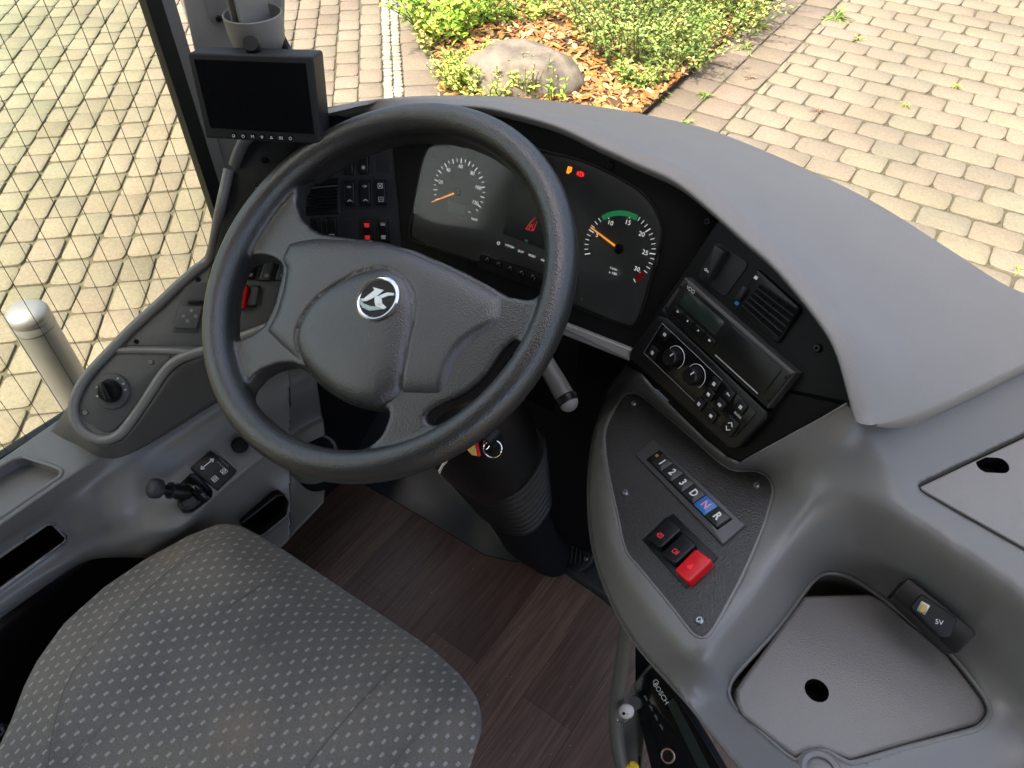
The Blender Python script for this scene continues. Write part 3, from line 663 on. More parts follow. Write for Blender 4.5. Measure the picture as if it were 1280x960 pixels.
# wells: walls and floors below tray and right lid
def well(name, ring, zf, depth, mat):
    R = fillet([V(p) for p in ring], 3, 2) if False else [V(p) for p in ring]; top = [Z(x, y, zf(x, y)+.001) for x, y in R]; n = len(top)
    bot = [p-V((0, 0, depth)) for p in top]; vs = top+bot; fs = [(i, (i+1) % n, n+(i+1) % n, n+i) for i in range(n)]+[tuple(range(n, 2*n))]
    o = mobj(name, vs, fs, mat, dash, angle=50); return o
MB().add(*tube([Z(x, y, tz(x, y)+.0005) for x, y in tray], .0028, 10, True)).build('tray_edge', M['mould'], dash)
MB().add(*tube([Z(x, y, zP(x, y, .0)) for x, y in podring], .0016, 8, True)).build('panel_edge', M['mould'], dash)
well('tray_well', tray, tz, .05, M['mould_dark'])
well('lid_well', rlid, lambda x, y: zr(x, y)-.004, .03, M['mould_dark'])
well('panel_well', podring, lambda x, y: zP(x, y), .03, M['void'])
# grained lids
def flatframe(O, n=(0, 0, 1)):
    return Frame(O, (1, 0, 0), (0, 1, 0))
FLid = flatframe(Z(1070, 850, .5875))
def holed_slab(name, fr, pts, hole_c, hole_r, h0, h1, mat, parent, r=.01, bev=.003, slot=None):
    P = [fr.loc(x, y, h1) for x, y in pts]
    if area2(P) < 0: P = P[::-1]
    P = fillet(P, r); c = fr.loc(*hole_c, h1)
    if slot is None: Hc = [c+V((math.cos(a), math.sin(a)))*hole_r for a in np.linspace(0, 2*math.pi, 28, endpoint=False)]
    else: Hc = [V(c)+V((math.cos(a), math.sin(a)))*hole_r+(V(slot) if math.cos(a-math.atan2(slot[1], slot[0])) > 0 else 0) for a in np.linspace(0, 2*math.pi, 28, endpoint=False)]
    In = inset(P, bev); v2, T = cdt(In, [Hc], [], .012)
    n = len(v2); vs = [fr.w(p[0], p[1], h1) for p in v2]; fs = [t if (lambda a, b, c: (b[0]-a[0])*(c[1]-a[1])-(b[1]-a[1])*(c[0]-a[0]))(*[v2[i] for i in t]) > 0 else t[::-1] for t in T]
    mb = MB().add(vs, fs); m = len(P); rg = []
    for k in range(4): a = math.pi/2*k/3; rg.append([fr.w(p[0], p[1], h1-bev+bev*math.sin(a)) for p in inset(P, bev*(1-math.cos(a)))])
    rg = [[fr.w(p[0], p[1], h0) for p in P]]+rg; vs = [v for R in rg for v in R]
    mb.add(vs, [(k*m+i, k*m+(i+1) % m, (k+1)*m+(i+1) % m, (k+1)*m+i) for k in range(4) for i in range(m)])
    q = len(Hc); o = mb.build(name, mat, parent, angle=40)
    mobj('finger_hole', [fr.w(p[0], p[1], h1-.0006) for p in Hc]+[fr.w(p[0], p[1], h0-.012) for p in Hc], [(i, q+i, q+(i+1) % q, (i+1) % q) for i in range(q)]+[tuple(range(q, 2*q))], M['void'], parent)
    me = o.data
    for p in me.polygons:
        pass
    return o
lid1 = [(1007, 748), (1087, 745), (1102, 752), (1182, 819), (1226, 873), (1232, 890), (1221, 903), (1140, 926), (1064, 947), (1048, 941), (1028, 933), (1010, 937), (996, 944), (930, 893), (923, 878), (923, 862), (932, 848)]
_lc = V(lid1).mean(0); lid1 = [tuple(_lc+(V(p)-_lc)*V((1.022, 1.03))) for p in lid1]
t = thing('tray_lid', FLid.O, 'grained grey plastic lid with a round finger hole lying in the storage tray', 'lid')
holed_slab('lid_plate', FLid, lid1, (1021, 863), .0115, -.006, .006, M['lid'], t, .006, .004)
_p = [Z(x, y, zr(x, y)-.004) for x, y in ((1150, 608), (1340, 519), (1340, 716))]; FR2 = Frame(_p[0], _p[1]-_p[0], _p[1]-_p[2])
t = thing('hatch_cover', FR2.O, 'flat grained hatch cover with an oval finger slot at the right edge of the dashboard', 'lid')
holed_slab('cover_plate', FR2, [(1150, 608), (1205, 582), (1280, 547), (1340, 519), (1340, 716), (1280, 684), (1205, 642), (1152, 612)], (1232, 581), .0085, -.008, -.001, M['lid'], t, .003, .0015, slot=(.012, -.006))
# round screw boss at the lower edge of the tray
fbz = flatframe(Z(1024, 967, .592)); mobj('screw_boss', *disc(fbz, (0, 0), [(.020, -.02), (.020, .004), (.017, .007), (.013, .006), (.012, .001), (.007, .001), (.006, .004), (.002, .004)], 36), M['mould'], dash)
mobj('thick_base', *prism(FC, [FC.loc(500, 300), FC.loc(790, 430), FC.loc(880, 300), FC.loc(560, 150)], -.06, -.03, .001), M['void'], dash); bpy.data.objects['thick_base'].name = 'backing_plate'
for c in ((763, 207),): screw(FC, FC.loc(*c), .0042, dash, 'black')
for c in ((886, 277), (1023, 435)): screw(FT, FT.loc(*c), .0042, dash, 'black')

def hangwall(name, P, Q, dn, back, mat):
    vs = [P, Q, Q-V((0, 0, dn)), P-V((0, 0, dn))]; vs += [v+V(back) for v in vs]
    mobj(name, vs, [(0, 1, 2, 3), (7, 6, 5, 4), (0, 4, 5, 1), (1, 5, 6, 2), (2, 6, 7, 3), (3, 7, 4, 0)], M[mat], dash, smooth=False)
hangwall('light_block_panel', FL.at(400, 321, -.012), FL.at(503, 318, -.012), .30, (-.03, .05, 0), 'mould_dark')  # dark panels added under the dash to block light on the trim end
hangwall('light_block_panel', FC.at(503, 318, -.03), FC.at(700, 412, -.03), .16, (0, .05, 0), 'fascia')
# ------------------------------------------------------------------ instrument cluster
ic = thing('instrument_cluster', FC.at(670, 290), 'dark glazed instrument cluster with speedometer and rev counter behind the wheel', 'instrument cluster')
lens = [(553, 174), (541, 180), (530, 199), (520.6, 243), (513, 288), (516, 299), (599, 328), (610, 322), (700, 352), (712, 366), (717.5, 381), (783, 407), (793, 406), (802, 390), (816, 340), (827, 296), (825, 274), (808, 246), (777, 224), (730, 202), (690, 191), (640, 180), (590, 174)]
LP = catmull([FC.loc(x, y, .002) for x, y in lens], 140, True)
mobj('dial_plate', *prism(FC, LP if area2(LP) > 0 else LP[::-1], .0002, .0012, .0002, 1), M['dial'], ic)
MB().add(*tube([FC.w(p[0], p[1], .0025) for p in LP], .0016, 8, True)).build('bezel', M['black'], ic)
GP = [p for p in LP]; mobj('glass', *prism(FC, inset(GP if area2(GP) > 0 else GP[::-1], .001), .0042, .0048, .0001, 1), M['lens'], ic)
def fit_circle(P):
    A = np.array([[2*p[0], 2*p[1], 1] for p in P]); b = np.array([p@p for p in map(V, P)]); s = np.linalg.lstsq(A, b, rcond=None)[0]; return V(s[:2]), math.sqrt(s[2]+s[0]**2+s[1]**2)
def ang(c, p): return math.atan2(p[1]-c[1], p[0]-c[0])
hh = .0016
def dialticks(c, R, a0, a1, n, mj, l0, l1, w0, w1, name, parent):
    mb = MB()
    for k in range(n+1):
        a = a0+(a1-a0)*k/n; L = l1 if k % mj == 0 else l0; wd = w1 if k % mj == 0 else w0
        e = V((math.cos(a), math.sin(a))); q = V((-e[1], e[0]))*wd/2; p0 = c+e*(R-L); p1 = c+e*R
        mb.add(*prism(FC, [p0-q, p1-q, p1+q, p0+q], .001, hh, .00001, 1))
    return mb.build(name, M['litprint'], parent, False)
L_ = lambda x, y: FC.loc(x, y, hh)
# speedometer
sp = mobj('speedometer', *disc(FC, L_(573, 241), [(.040, .001), (.040, .0013)], 60), M['dial'], ic)
sc_, sR = fit_circle([L_(539, 251), L_(545, 220), L_(578, 194), L_(602, 212), L_(612, 240), L_(607, 270)])
sc_ = L_(573.5, 237); sR = .0375
a0 = ang(sc_, L_(539.5, 252)); 
if a0 < 0: a0 += 2*math.pi
a60 = ang(sc_, L_(577, 194)); a1 = a0-(a0-a60)*125/60
dialticks(sc_, sR, a0, a1, 25, 2, .0035, .0055, .0006, .0009, 'scale', sp)
for k, v in enumerate((20, 40, 60, 80, 100, 120)):
    a = a0+(a1-a0)*v/125; text('number', str(v), FC, sc_+V((math.cos(a), math.sin(a)))*(sR-.0095), .0044, M['litprint'], sp, h=hh)
text('unit', 'km/h', FC, L_(593, 274), .0032, M['litprint'], sp, h=hh)
tip = L_(540, 252.5); hub = L_(572, 240); e = (tip-hub)/np.linalg.norm(tip-hub); q = V((-e[1], e[0]))
mobj('needle', *prism(FC, [hub-q*.0011, hub+q*.0011, tip+q*.0005, tip-q*.0005], .0022, .0030, .0001, 1), M['orange'], sp)
mobj('needle_hub', *disc(FC, hub, [(.0048, .001), (.0045, .0035), (.003, .0038)], 24), M['black'], sp)
slab('odometer', FC, [(560, 251), (582, 257), (581, 271), (559, 265)], .001, .0018, M['lcd'], sp, r=.0003, bev=.0001)
text('unit', 'km', FC, L_(587, 265), .0022, M['litprint'], sp, h=hh)
# rev counter
rc, rR = V(L_(774, 311)), .047
rv = mobj('rev_counter', *disc(FC, rc, [(.0475, .001), (.0475, .0013)], 60), M['dial'], ic)
b5 = ang(rc, L_(736, 287)); b25 = ang(rc, L_(821, 318))
if b5 < 0: b5 += 2*math.pi
rR = np.linalg.norm(L_(819, 318)-rc)
per = (b5-b25)/20.; ra = lambda v: b5-per*(v-5)
dialticks(rc, rR, ra(0), ra(32), 32, 5, .0048, .0068, .0006, .0010, 'scale', rv)
for v in (5, 10, 15, 20, 25, 30):
    a = ra(v); text('number', str(v), FC, rc+V((math.cos(a), math.sin(a)))*(rR-.0118), .0052, M['litprint'], rv, h=hh)
def arc(c, r0, r1, a0, a1, mat, nm, par, n=24):
    P = [c+V((math.cos(a0+(a1-a0)*k/n), math.sin(a0+(a1-a0)*k/n)))*r1 for k in range(n+1)]+[c+V((math.cos(a1+(a0-a1)*k/n), math.sin(a1+(a0-a1)*k/n)))*r0 for k in range(n+1)]
    mobj(nm, *prism(FC, P if area2(P) > 0 else P[::-1], .0010, .00175, .00001, 1), mat, par)
arc(rc, rR-.0058, rR, ra(8.7), ra(16.6), M['green'], 'green_band', rv); arc(rc, rR-.0062, rR, ra(29.5), ra(31.6), M['red'], 'red_band', rv, 8)
text('unit', '1/min', FC, L_(767, 336), .003, M['litprint'], rv, h=hh); text('unit', 'x 100', FC, L_(766, 341.5), .003, M['litprint'], rv, h=hh)
tip = L_(738.5, 284); hub = rc; e = (tip-hub)/np.linalg.norm(tip-hub); q = V((-e[1], e[0]))
mobj('needle', *prism(FC, [hub-q*.0013, hub+q*.0013, tip+q*.0006, tip-q*.0006], .0022, .0030, .0001, 1), M['orange'], rv)
mobj('needle_hub', *disc(FC, hub, [(.0062, .001), (.0058, .0036), (.004, .004)], 28), M['black'], rv)
# centre display
slab('display', FC, [(645, 233), (715, 257), (697, 319), (628, 292)], .001, .0017, M['centre'], ic, r=.002, bev=.0002)
cdp = L_(664, 283)
strokes(FC, cdp, [[(-6, -5), (-1, 6), (3, 12)], [(-6, -5), (4, -4), (6, 8)], [(-3, -5), (0, 2), (4, -4)], [(-2, 0), (3, 4)]], .0005, .0021).build('pictogram', M['redprint'], ic, False)
strokes(FC, L_(658, 301), [[(-2, 0), (2, 0)], [(-2, 1), (2, 1)], [(-1, -1), (2, -1)]], .0005, .0021).build('pictogram', M['green'], ic, False)
for s_, x, y in (('SYSTEM', 637, 308), ('QUIT', 651, 314.5), ('RESET', 665, 320), ('INFO', 680, 326)): text('caption', s_, FC, L_(x, y), .0026, M['litprint'], ic, h=hh, ang=-.03)
strokes(FC, L_(623, 304), [circ(0, 0, 1.8, 10)], .0004, hh).build('pictogram', M['litprint'], ic, False)
for k in range(6):
    p = (609.5+14.3*k, 325.5+5.4*k); mobj('push_button', *disc(FC, FC.loc(*p, .004), [(.0042, 0), (.0042, .004), (.0036, .0066), (.0022, .0078), (.0008, .0081)], 24), M['blackgloss'], ic)
slab('button_strip', FC, [(600, 316), (690, 349), (688, 369), (597, 334)], 0, .0035, M['black'], ic, r=.005, bev=.001)
k_ = L_(711.5, 213); strokes(FC, k_, [[(-2, -3.5), (-2, 3.5), (2, 3.5), (2, -1), (-2, -1)], [(-2, 1.5), (2, 1.5)], [(0, -1), (0, -3.5)]], .0012, .0018).build('warning_lamp', M['lampor'], ic, False)
k_ = L_(725.5, 217.5); strokes(FC, k_, [circ(0, 0, 2.6, 16), [(0, 1.6), (0, -.3)], [(0, -1.2), (0, -1.5)], circ(0, 0, 4, 6, 150, 210), circ(0, 0, 4, 6, -30, 30)], .0008, .0018).build('warning_lamp', M['lampred'], ic, False)

# ------------------------------------------------------------------ rocker switches
ICON = {
 'lamp': [circ(0, 0, 2, 10, 90, 270), [(0, 2), (0, -2)], [(1, 1.5), (3, 1.5)], [(1, 0), (3, 0)], [(1, -1.5), (3, -1.5)]],
 'seatup': [circ(0, -2, 3, 8, 30, 150), [(0, -1), (2.5, 1)], [(-1, -1), (1, -1)]],
 'seatdn': [circ(0, -3, 3.4, 8, 20, 160), [(-1.5, -1.5), (0, 1), (1.5, -1.5)]],
 'fan': [circ(0, 0, .8, 8), [(-2.5, -2.5), (2.5, 2.5)], [(-2.5, 2.5), (2.5, -2.5)], [(-3, -3), (3, -3), (3, 3), (-3, 3), (-3, -3)]],
 'box': [[(-3, -2), (3, -2), (3, 2), (-3, 2), (-3, -2)], [(-3, 0), (3, 0)], [(0, -2), (0, 2)]],
 'bus': [[(-3, -2.5), (3, -2.5), (3, 2.5), (-3, 2.5), (-3, -2.5)], [(-2, 0), (2, 0)], [(-2, -3), (-2, -3.6)], [(2, -3), (2, -3.6)]],
 'bars': [[(-3, 2), (3, 2)], [(-3, 1), (3, 1)], [(-3, 0), (3, 0)], [(-2, -1), (2, -1)], [(-3, -2), (3, -2)]],
 'snow': [[(-2.5, 0), (2.5, 0)], [(0, -2.5), (0, 2.5)], [(-2, -2), (2, 2)], [(-2, 2), (2, -2)]],
 'zig': [[(-3, 1), (-2, -1), (-1, 1), (0, -1), (1, 1), (2, -1), (3, 1)], [(-3, 2.2), (3, 2.2)]],
 'doorA': [[(-3, -2.5), (3, -2.5), (3, 2.5), (-3, 2.5), (-3, -2.5)], [(0, -2.5), (0, 2.5)], [(-5, -1), (-4, 0), (-5, 1)]],
 'doorB': [[(-3, -2.5), (1, -2.5), (1, 2.5), (-3, 2.5), (-3, -2.5)], [(2.5, -2.5), (2.5, 2.5)], [(4, -2.5), (4, 2.5)]],
 'tri': [[(-3, -2), (3, -2), (0, 3), (-3, -2)], [(-1.4, -1.1), (1.4, -1.1), (0, 1.2), (-1.4, -1.1)]],
 'key': [circ(-2, 0, 1.5, 10), [(-.5, 0), (3, 0), (3, -1.4)], [(1.6, 0), (1.6, -1)]],
}
def rocker(fr, c, w_, h_, parent, mat='black', icons=(), ang=0, hgt=.006, rim=True, name='rocker_switch', imat='white', isc=.001, tilt=.10, base=.001, panel=None):
    f = fr.rot(c, ang); hw, hh_ = w_/2, h_/2
    mb = MB().add(*prism(f, fillet([(-hw-.0012, -hh_-.0012), (hw+.0012, -hh_-.0012), (hw+.0012, hh_+.0012), (-hw-.0012, hh_+.0012)], .003), 0, base, .0004, 2))
    fr_o = mb.build(name, M['black'], parent)
    f2 = Frame(f.w(0, 0, base), f.d, f.u*math.cos(tilt)+f.n*math.sin(tilt))
    P = fillet([(-hw, -hh_), (hw, -hh_), (hw, hh_), (-hw, hh_)], .0028)
    mobj('rocker_cap', *prism(f2, P, -.002, hgt, .0016, 3), M[mat], fr_o)
    if rim: MB().add(*tube([f2.w(p[0], p[1], hgt-.0004) for p in inset(P, .0015)], .00028, 5, True)).build('edge_print', M['grey_print'], fr_o)
    for nm, oy in icons: strokes(f2, (0, oy), ICON[nm], .0005, hgt+.0003, isc).build('pictogram', M[imat], fr_o, False)
    return fr_o

# ------------------------------------------------------------------ left upright switch panel
lp = thing('switch_panel', FL.at(400, 240), 'dark upright switch panel with rocker switches and an air vent left of the instruments', 'switch panel')
slab('panel_plate', FL, [(345, 138), (312, 172), (300, 190), (293, 213), (267, 325), (330, 324), (380, 322), (503, 316), (498, 180), (488, 124), (420, 133)], -.02, .0, M['panel'], lp, r=.004, bev=.001)
def cell(x0, y0, x1, y1, h=.0006):
    slab('cell_cover', FL, [(x0, y0), (x1, y0-(x1-x0)*.02), (x1+.3, y1-(x1-x0)*.02), (x0+.3, y1)], 0, h, M['panel'], lp, r=.0008, bev=.0002)
for a in ((302, 228, 322, 266), (424, 186, 468, 216), (470, 184, 487, 215), (426, 224, 492, 262), (376, 268, 424, 312), (428, 272, 448, 312), (450, 271, 492, 312), (390, 192, 420, 217), (338, 165, 372, 205), (300, 270, 330, 312)): cell(*a)
def at38(x, y): return FL.loc(x, y, .003)
mm = np.linalg.norm(at38(484, 240)-at38(469.5, 240))
sw = [(435, 203, ()), (454.5, 202, (('snow', -.007),)), (437.4, 242, (('seatup', .009), ('seatdn', -.008))), (457, 241.3, (('seatup', .009), ('seatdn', -.008))), (476.3, 240.6, (('fan', .009), ('bus', -.008))),
      (394, 288, ()), (415, 287, (('bus', -.008),)), (479.5, 288, (('zig', .008), ('bars', -.008)))]
for x, y, ic_ in sw: rocker(FL, at38(x, y), mm*.9, .030, lp, 'black', ic_)
rocker(FL, at38(459.5, 288.5), mm*.9, .030, lp, 'black', (('bars', .008), ('bars', -.008)), imat='redprint', isc=.0011)
rocker(FL, at38(325, 245), mm*.9, .030, lp, 'black', (('box', .009),))
screw(FL, FL.loc(330.5, 200), .0042, lp, 'black')
av = slab('air_vent', FL, [(372, 228), (423, 222), (426, 267), (374, 270)], 0, .002, M['black'], lp, r=.001, bev=.0008)
slab('vent_opening', FL, [(375, 234), (420.5, 229), (422.5, 262), (377, 265)], .002, .0023, M['void'], av, r=.001, bev=.0001)
for k in range(7):
    y = 235.5+k*4.3; slab('louvre', FL, [(376, y), (421, y-4.2), (421, y-2.6), (376, y+1.6)], .0015, .0045 if k else .0052, M['black'] if k else M['panel2'], av, r=.0002, bev=.0004)

# ------------------------------------------------------------------ left console (knob pod and switch plate)
co_ = thing('side_console', FK.at(150, 480), 'grey side console under the side window with light switch knob and switch plate', 'console')
rimK = [(262, 323), (245, 337), (222, 357), (200, 378), (165, 410), (136, 440), (112, 466), (98, 487), (91.5, 508), (95, 527), (107, 542), (128, 550), (148, 544), (163, 527), (185, 495), (206, 464), (222, 450), (245, 441), (275, 432), (335, 409), (385, 392), (430, 378)]
R3 = [FL.w(*FL.loc(287, 212), .002), FL.w(*FL.loc(276, 262), .002)]+[FK.at(x, y, .002) for x, y in rimK]
RS = resamp(R3, 150)
MB().add(*tube(RS, .0068, 14)).build('rim', M['mould'], co_)
slab('console_top', FK, [(268, 318), (245, 337), (200, 378), (136, 440), (98, 487), (91, 508), (95, 527), (107, 542), (128, 550), (148, 544), (163, 527), (206, 464), (245, 441), (335, 409), (430, 378), (470, 330)], -.012, -.002, M['mould'], co_, r=.004, bev=.001)
MB().add(*tube([FK.at(x, y, -.001) for x, y in [(148, 438), (185, 438), (215, 439), (240, 441)]], .005, 12)).build('divider', M['mould'], co_)
# walls of the console
i0 = 22
wr = [RS[k] for k in range(45, 150)]
botpx = [(60, 545, .46), (78, 552, .46), (92, 556, .46), (108, 563, .46), (125, 570, .46), (142, 572, .455), (163, 566, .45), (200, 546, .45), (253, 513, .45), (300, 486, .45), (360, 456, .45), (440, 420, .45)]
top = resamp([FK.at(x, y, -.003) for x, y in [(98, 484), (89, 508), (92, 530), (107, 547), (128, 556), (152, 550), (169, 531), (191, 499), (212, 468), (228, 455), (250, 446), (278, 437), (337, 414), (387, 397), (432, 382)]], 70)
bot = resamp([Z(*p) for p in botpx], 70)
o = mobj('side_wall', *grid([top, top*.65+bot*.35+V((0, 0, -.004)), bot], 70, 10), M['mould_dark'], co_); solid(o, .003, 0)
wtop = [FK.at(x, y, -.003) for x, y in [(258, 320), (200, 374), (136, 436), (96, 484), (88, 510)]]; wb = [V((-.47, p[1]+.0, .44)) for p in wtop]
o = mobj('window_side_wall', *grid([resamp(wtop, 30), resamp([(a*.5+b*.5) for a, b in zip(wtop, wb)], 30), resamp(wb, 30)], 30, 6), M['mould'], co_); solid(o, .003, 0)
kp = slab('knob_plate', FK, [(139, 443.5), (213, 444.5), (211, 450), (197, 467), (159, 521), (142.5, 537.5), (130, 541), (107, 527), (97, 512), (98, 500), (105, 487)], -.002, .0005, M['panel2'], co_, r=[.002, .003, .003, .01, .01, .012, .012, .012, .012, .01, .01], bev=.0006)
up = slab('switch_plate', FK, [(151, 432), (253, 432), (275, 424), (293, 419), (333, 408), (385, 390), (460, 360), (470, 330), (268, 324), (200, 385)], -.002, .0005, M['panel2'], co_, r=.002, bev=.0006)
c = FK.loc(139, 489, .004); RK = .026*.95
kn = mobj('light_switch', *disc(FK, c, [(RK*1.04, 0), (RK*1.04, .003), (RK, .0048), (RK*.7, .0056), (RK*.66, .004)], 48), M['panel2'], co_)
mobj('turning_knob', *disc(FK, c, [(RK*.62, .003), (RK*.6, .012), (RK*.55, .015), (RK*.2, .0155)], 40), M['black'], kn)
fk = FK.rot(c, math.radians(25)); mobj('knob_grip', *prism(fk, fillet([(-.0042, -RK*.56), (.0042, -RK*.56), (.0042, RK*.56), (-.0042, RK*.56)], .0035), .01, .024, .003, 3), M['black'], kn)
for a in (200, 165, 60, 30, 5):
    p = c+V((math.cos(math.radians(a)), math.sin(math.radians(a))))*RK*.83; strokes(FK, p, [circ(0, 0, 1.0, 8), [(.5, 1.2), (2, 1.2)], [(.5, 0), (2, 0)]], .0004, .0062).build('pictogram', M['white'], kn, False)
for p in ((189, 452.5), (107.5, 515.6)): screw(FK, FK.loc(*p), .0036, co_)
for p in ((170.5, 427), (248, 349.5)): screw(FK, FK.loc(*p), .0034, co_, 'black')
mj = slab('mirror_switch', FK, [(231, 352), (262, 352), (247, 417), (213.5, 415.5), (220, 385)], .0005, .0016, M['panel2'], co_, r=.005, bev=.0006)
slab('joystick_pad', FK, [(225.7, 383), (254.8, 383.5), (246.5, 411), (218.5, 410)], .001, .0085, M['panel2'], mj, r=.002, bev=.001, off=.004)
slab('slide_key', FK, [(234.5, 375), (257, 375.5), (256, 380), (234, 379.5)], .001, .006, M['black'], mj, r=.0008, bev=.001)
for p in ((239, 388), (229, 395), (244.5, 395), (234, 401)): mobj('dimple', *disc(FK, FK.loc(*p, .0085), [(.0026, .0083), (.0024, .0088), (.0018, .0086)], 16), M['mould'], mj)
_ax = FK.loc(338, 340)-FK.loc(318, 340)
def pxrocker(fr, q, mat, parent, hgt=.008, icons=(), imat='white', tilt=.0, isc=.001, nm='rocker_switch', h0=.002, r=.002, plate=None):
    r = .0035
    b = slab(nm, fr, [(q[0][0]-1.5, q[0][1]-1.5), (q[1][0]+1.5, q[1][1]-1.5), (q[2][0]+1.5, q[2][1]+1.5), (q[3][0]-1.5, q[3][1]+1.5)], 0, h0, M['black'], parent, r=.0015, bev=.0004)
    slab('rocker_cap', fr, q, h0-.001, hgt, M[mat], b, r=r, bev=.0018, seg=4, off=hgt)
    c = sum([fr.loc(x, y, hgt) for x, y in q])/4; e = fr.loc(*q[2], hgt)-fr.loc(*q[3], hgt); a = math.atan2(e[1], e[0])
    for n_, ox, oy in icons:
        cc = c+V((math.cos(a)*ox-math.sin(a)*oy, math.sin(a)*ox+math.cos(a)*oy)); strokes(fr, cc, ICON[n_], .0004, hgt+.0002, isc, a).build('pictogram', M[imat], b, False)
    return b
pxrocker(FK, [(330, 328), (342, 328), (336, 350), (323, 350)], 'panel2', co_, icons=(('lamp', 0, -.006),))
pxrocker(FK, [(350, 328), (362, 328), (356, 350), (343, 350)], 'panel2', co_, icons=(('lamp', 0, -.006),))
pxrocker(FK, [(311, 328), (322, 328), (316, 348), (303, 348)], 'black', co_, icons=(('lamp', 0, -.006),))
pxrocker(FK, [(266, 328), (280, 328), (276, 348), (261, 348)], 'panel2', co_)
pxrocker(FK, [(299, 356), (309, 358), (304, 386), (292, 385)], 'red', co_, hgt=.014)
pxrocker(FK, [(314, 358), (324, 358.5), (319, 382), (307, 382)], 'panel2', co_)
slab('blank_cover', FK, [(331, 357), (352, 357), (343, 389), (325, 389)], .0005, .001, M['panel2'], co_, r=.001, bev=.0002)
# ================================================================== left side trim below the window
st_ = thing('side_trim', Z(100, 620, .45), 'grey side wall trim with an open tray, a pocket and the parking brake plate left of the seat', 'trim')
tray2 = [(-70, 622), (18, 573), (30, 571), (68, 583), (78, 588), (76, 595), (0, 647), (-70, 694)]
pock = [(-70, 742), (0, 695), (58, 655), (66, 654), (84, 672), (82, 678), (0, 738), (-70, 788)]
slot = [(298, 656), (345, 619), (355, 617), (361, 628), (358, 644), (326, 670), (312, 662)]
tray2, pock, slot = [[tuple(p) for p in fillet([V(p) for p in q], 7, 4)] for q in (tray2, pock, slot)]
TR = [
 [(-70, 620, .468), (0, 575, .470), (92, 512, .473), (180, 450, .473), (290, 372, .47), (370, 325, .465)],
 [(-70, 640, .468), (0, 592, .470), (90, 530, .470), (170, 478, .468), (280, 410, .464), (375, 360, .458)],
 [(-70, 700, .466), (0, 653, .466), (60, 612, .466), (100, 584, .464), (140, 562, .456), (200, 532, .450), (272, 492, .447), (345, 450, .444), (385, 425, .44)],
 [(-70, 706, .460), (0, 659, .460), (60, 618, .459), (104, 590, .455), (142, 568, .449), (202, 538, .444), (272, 499, .441), (345, 457, .438), (388, 434, .435)],
 [(-70, 722, .425), (0, 674, .425), (62, 634, .425), (108, 606, .428), (144, 588, .430), (202, 556, .431), (272, 512, .431), (345, 467, .430), (390, 444, .428)],
 [(-70, 734, .395), (0, 686, .395), (62, 648, .395), (112, 628, .406), (148, 614, .412), (206, 572, .414), (276, 522, .415), (348, 475, .415), (392, 452, .414)],
 [(-70, 765, .355), (0, 716, .355), (68, 676, .352), (112, 652, .376), (156, 640, .390), (225, 590, .391), (289, 541, .391), (348, 496, .391), (396, 476, .390)],
 [(-70, 790, .330), (0, 742, .330), (72, 694, .332), (118, 671, .348), (170, 662, .366), (222, 656, .368), (274, 612, .368), (328, 568, .368), (374, 533, .368), (402, 518, .368)],
 [(-70, 802, .322), (0, 754, .322), (72, 708, .322), (118, 684, .334), (172, 676, .348), (226, 664, .350), (278, 620, .350), (333, 575, .350), (378, 542, .350), (405, 528, .350)],
 [(-70, 816, .310), (0, 766, .310), (66, 720, .310), (110, 697, .314), (150, 691, .318), (190, 690, .316), (240, 668, .300), (290, 650, .285), (345, 612, .285), (385, 590, .290), (408, 580, .29)],
 [(-70, 826, .296), (0, 774, .296), (66, 727, .296), (108, 702, .298), (150, 697, .298), (190, 696, .292), (245, 674, .274), (300, 668, .250), (340, 690, .225), (372, 662, .24), (404, 628, .26)]]
R_ = [np.array([list(q) for q in resamp([V(p) for p in r], 240)]) for r in TR]
PX2 = []; nv = 90
for i in range(240): PX2.append(catmull([r[i]*V((1, 1, 300)) for r in R_], nv))
PX2 = np.array(PX2)/V((1, 1, 300)); vs = [Z(*p) for p in PX2.reshape(-1, 3)]; fs = []; fs2 = []
for i in range(239):
    for j in range(nv-1):
        c = PX2[i:i+2, j:j+2].reshape(-1, 3).mean(0)
        if any(inside(h, c[0], c[1]) for h in (tray2, pock, slot)): continue
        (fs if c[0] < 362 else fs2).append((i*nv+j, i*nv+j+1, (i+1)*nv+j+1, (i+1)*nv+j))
tz2 = lambda h: [Z(x, y, PX2.reshape(-1, 3)[np.argmin(((PX2.reshape(-1, 3)[:, :2]-V((x, y)))**2).sum(1))][2]) for x, y in h]
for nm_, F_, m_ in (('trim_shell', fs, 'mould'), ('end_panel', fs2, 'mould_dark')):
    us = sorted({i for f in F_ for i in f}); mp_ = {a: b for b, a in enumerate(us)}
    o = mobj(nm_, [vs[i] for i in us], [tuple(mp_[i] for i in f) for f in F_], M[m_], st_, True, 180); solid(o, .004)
for h_ in (tray2, pock, slot): MB().add(*tube(tz2(dens([V(p) for p in h_], 4, True)), .0030, 8, True)).build('opening_edge', M['mould'], st_)
MB().add(*tube([Z(x, y, z) for x, y, z in [(362, 484, .405), (363, 510, .38), (364, 545, .352)]], .0008, 6)).build('joint_line', M['void'], st_)
vs = [Z(x, y, .462) for x, y in tray2]; n = len(vs); vs2 = [p-V((0, 0, .016))+(Z(20, 610, .462)-p)*.06 for p in vs]
mobj('tray_floor', vs+vs2, [(i, (i+1) % n, n+(i+1) % n, n+i) for i in range(n)]+[tuple(range(n, 2*n))], M['mould'], st_, angle=30)
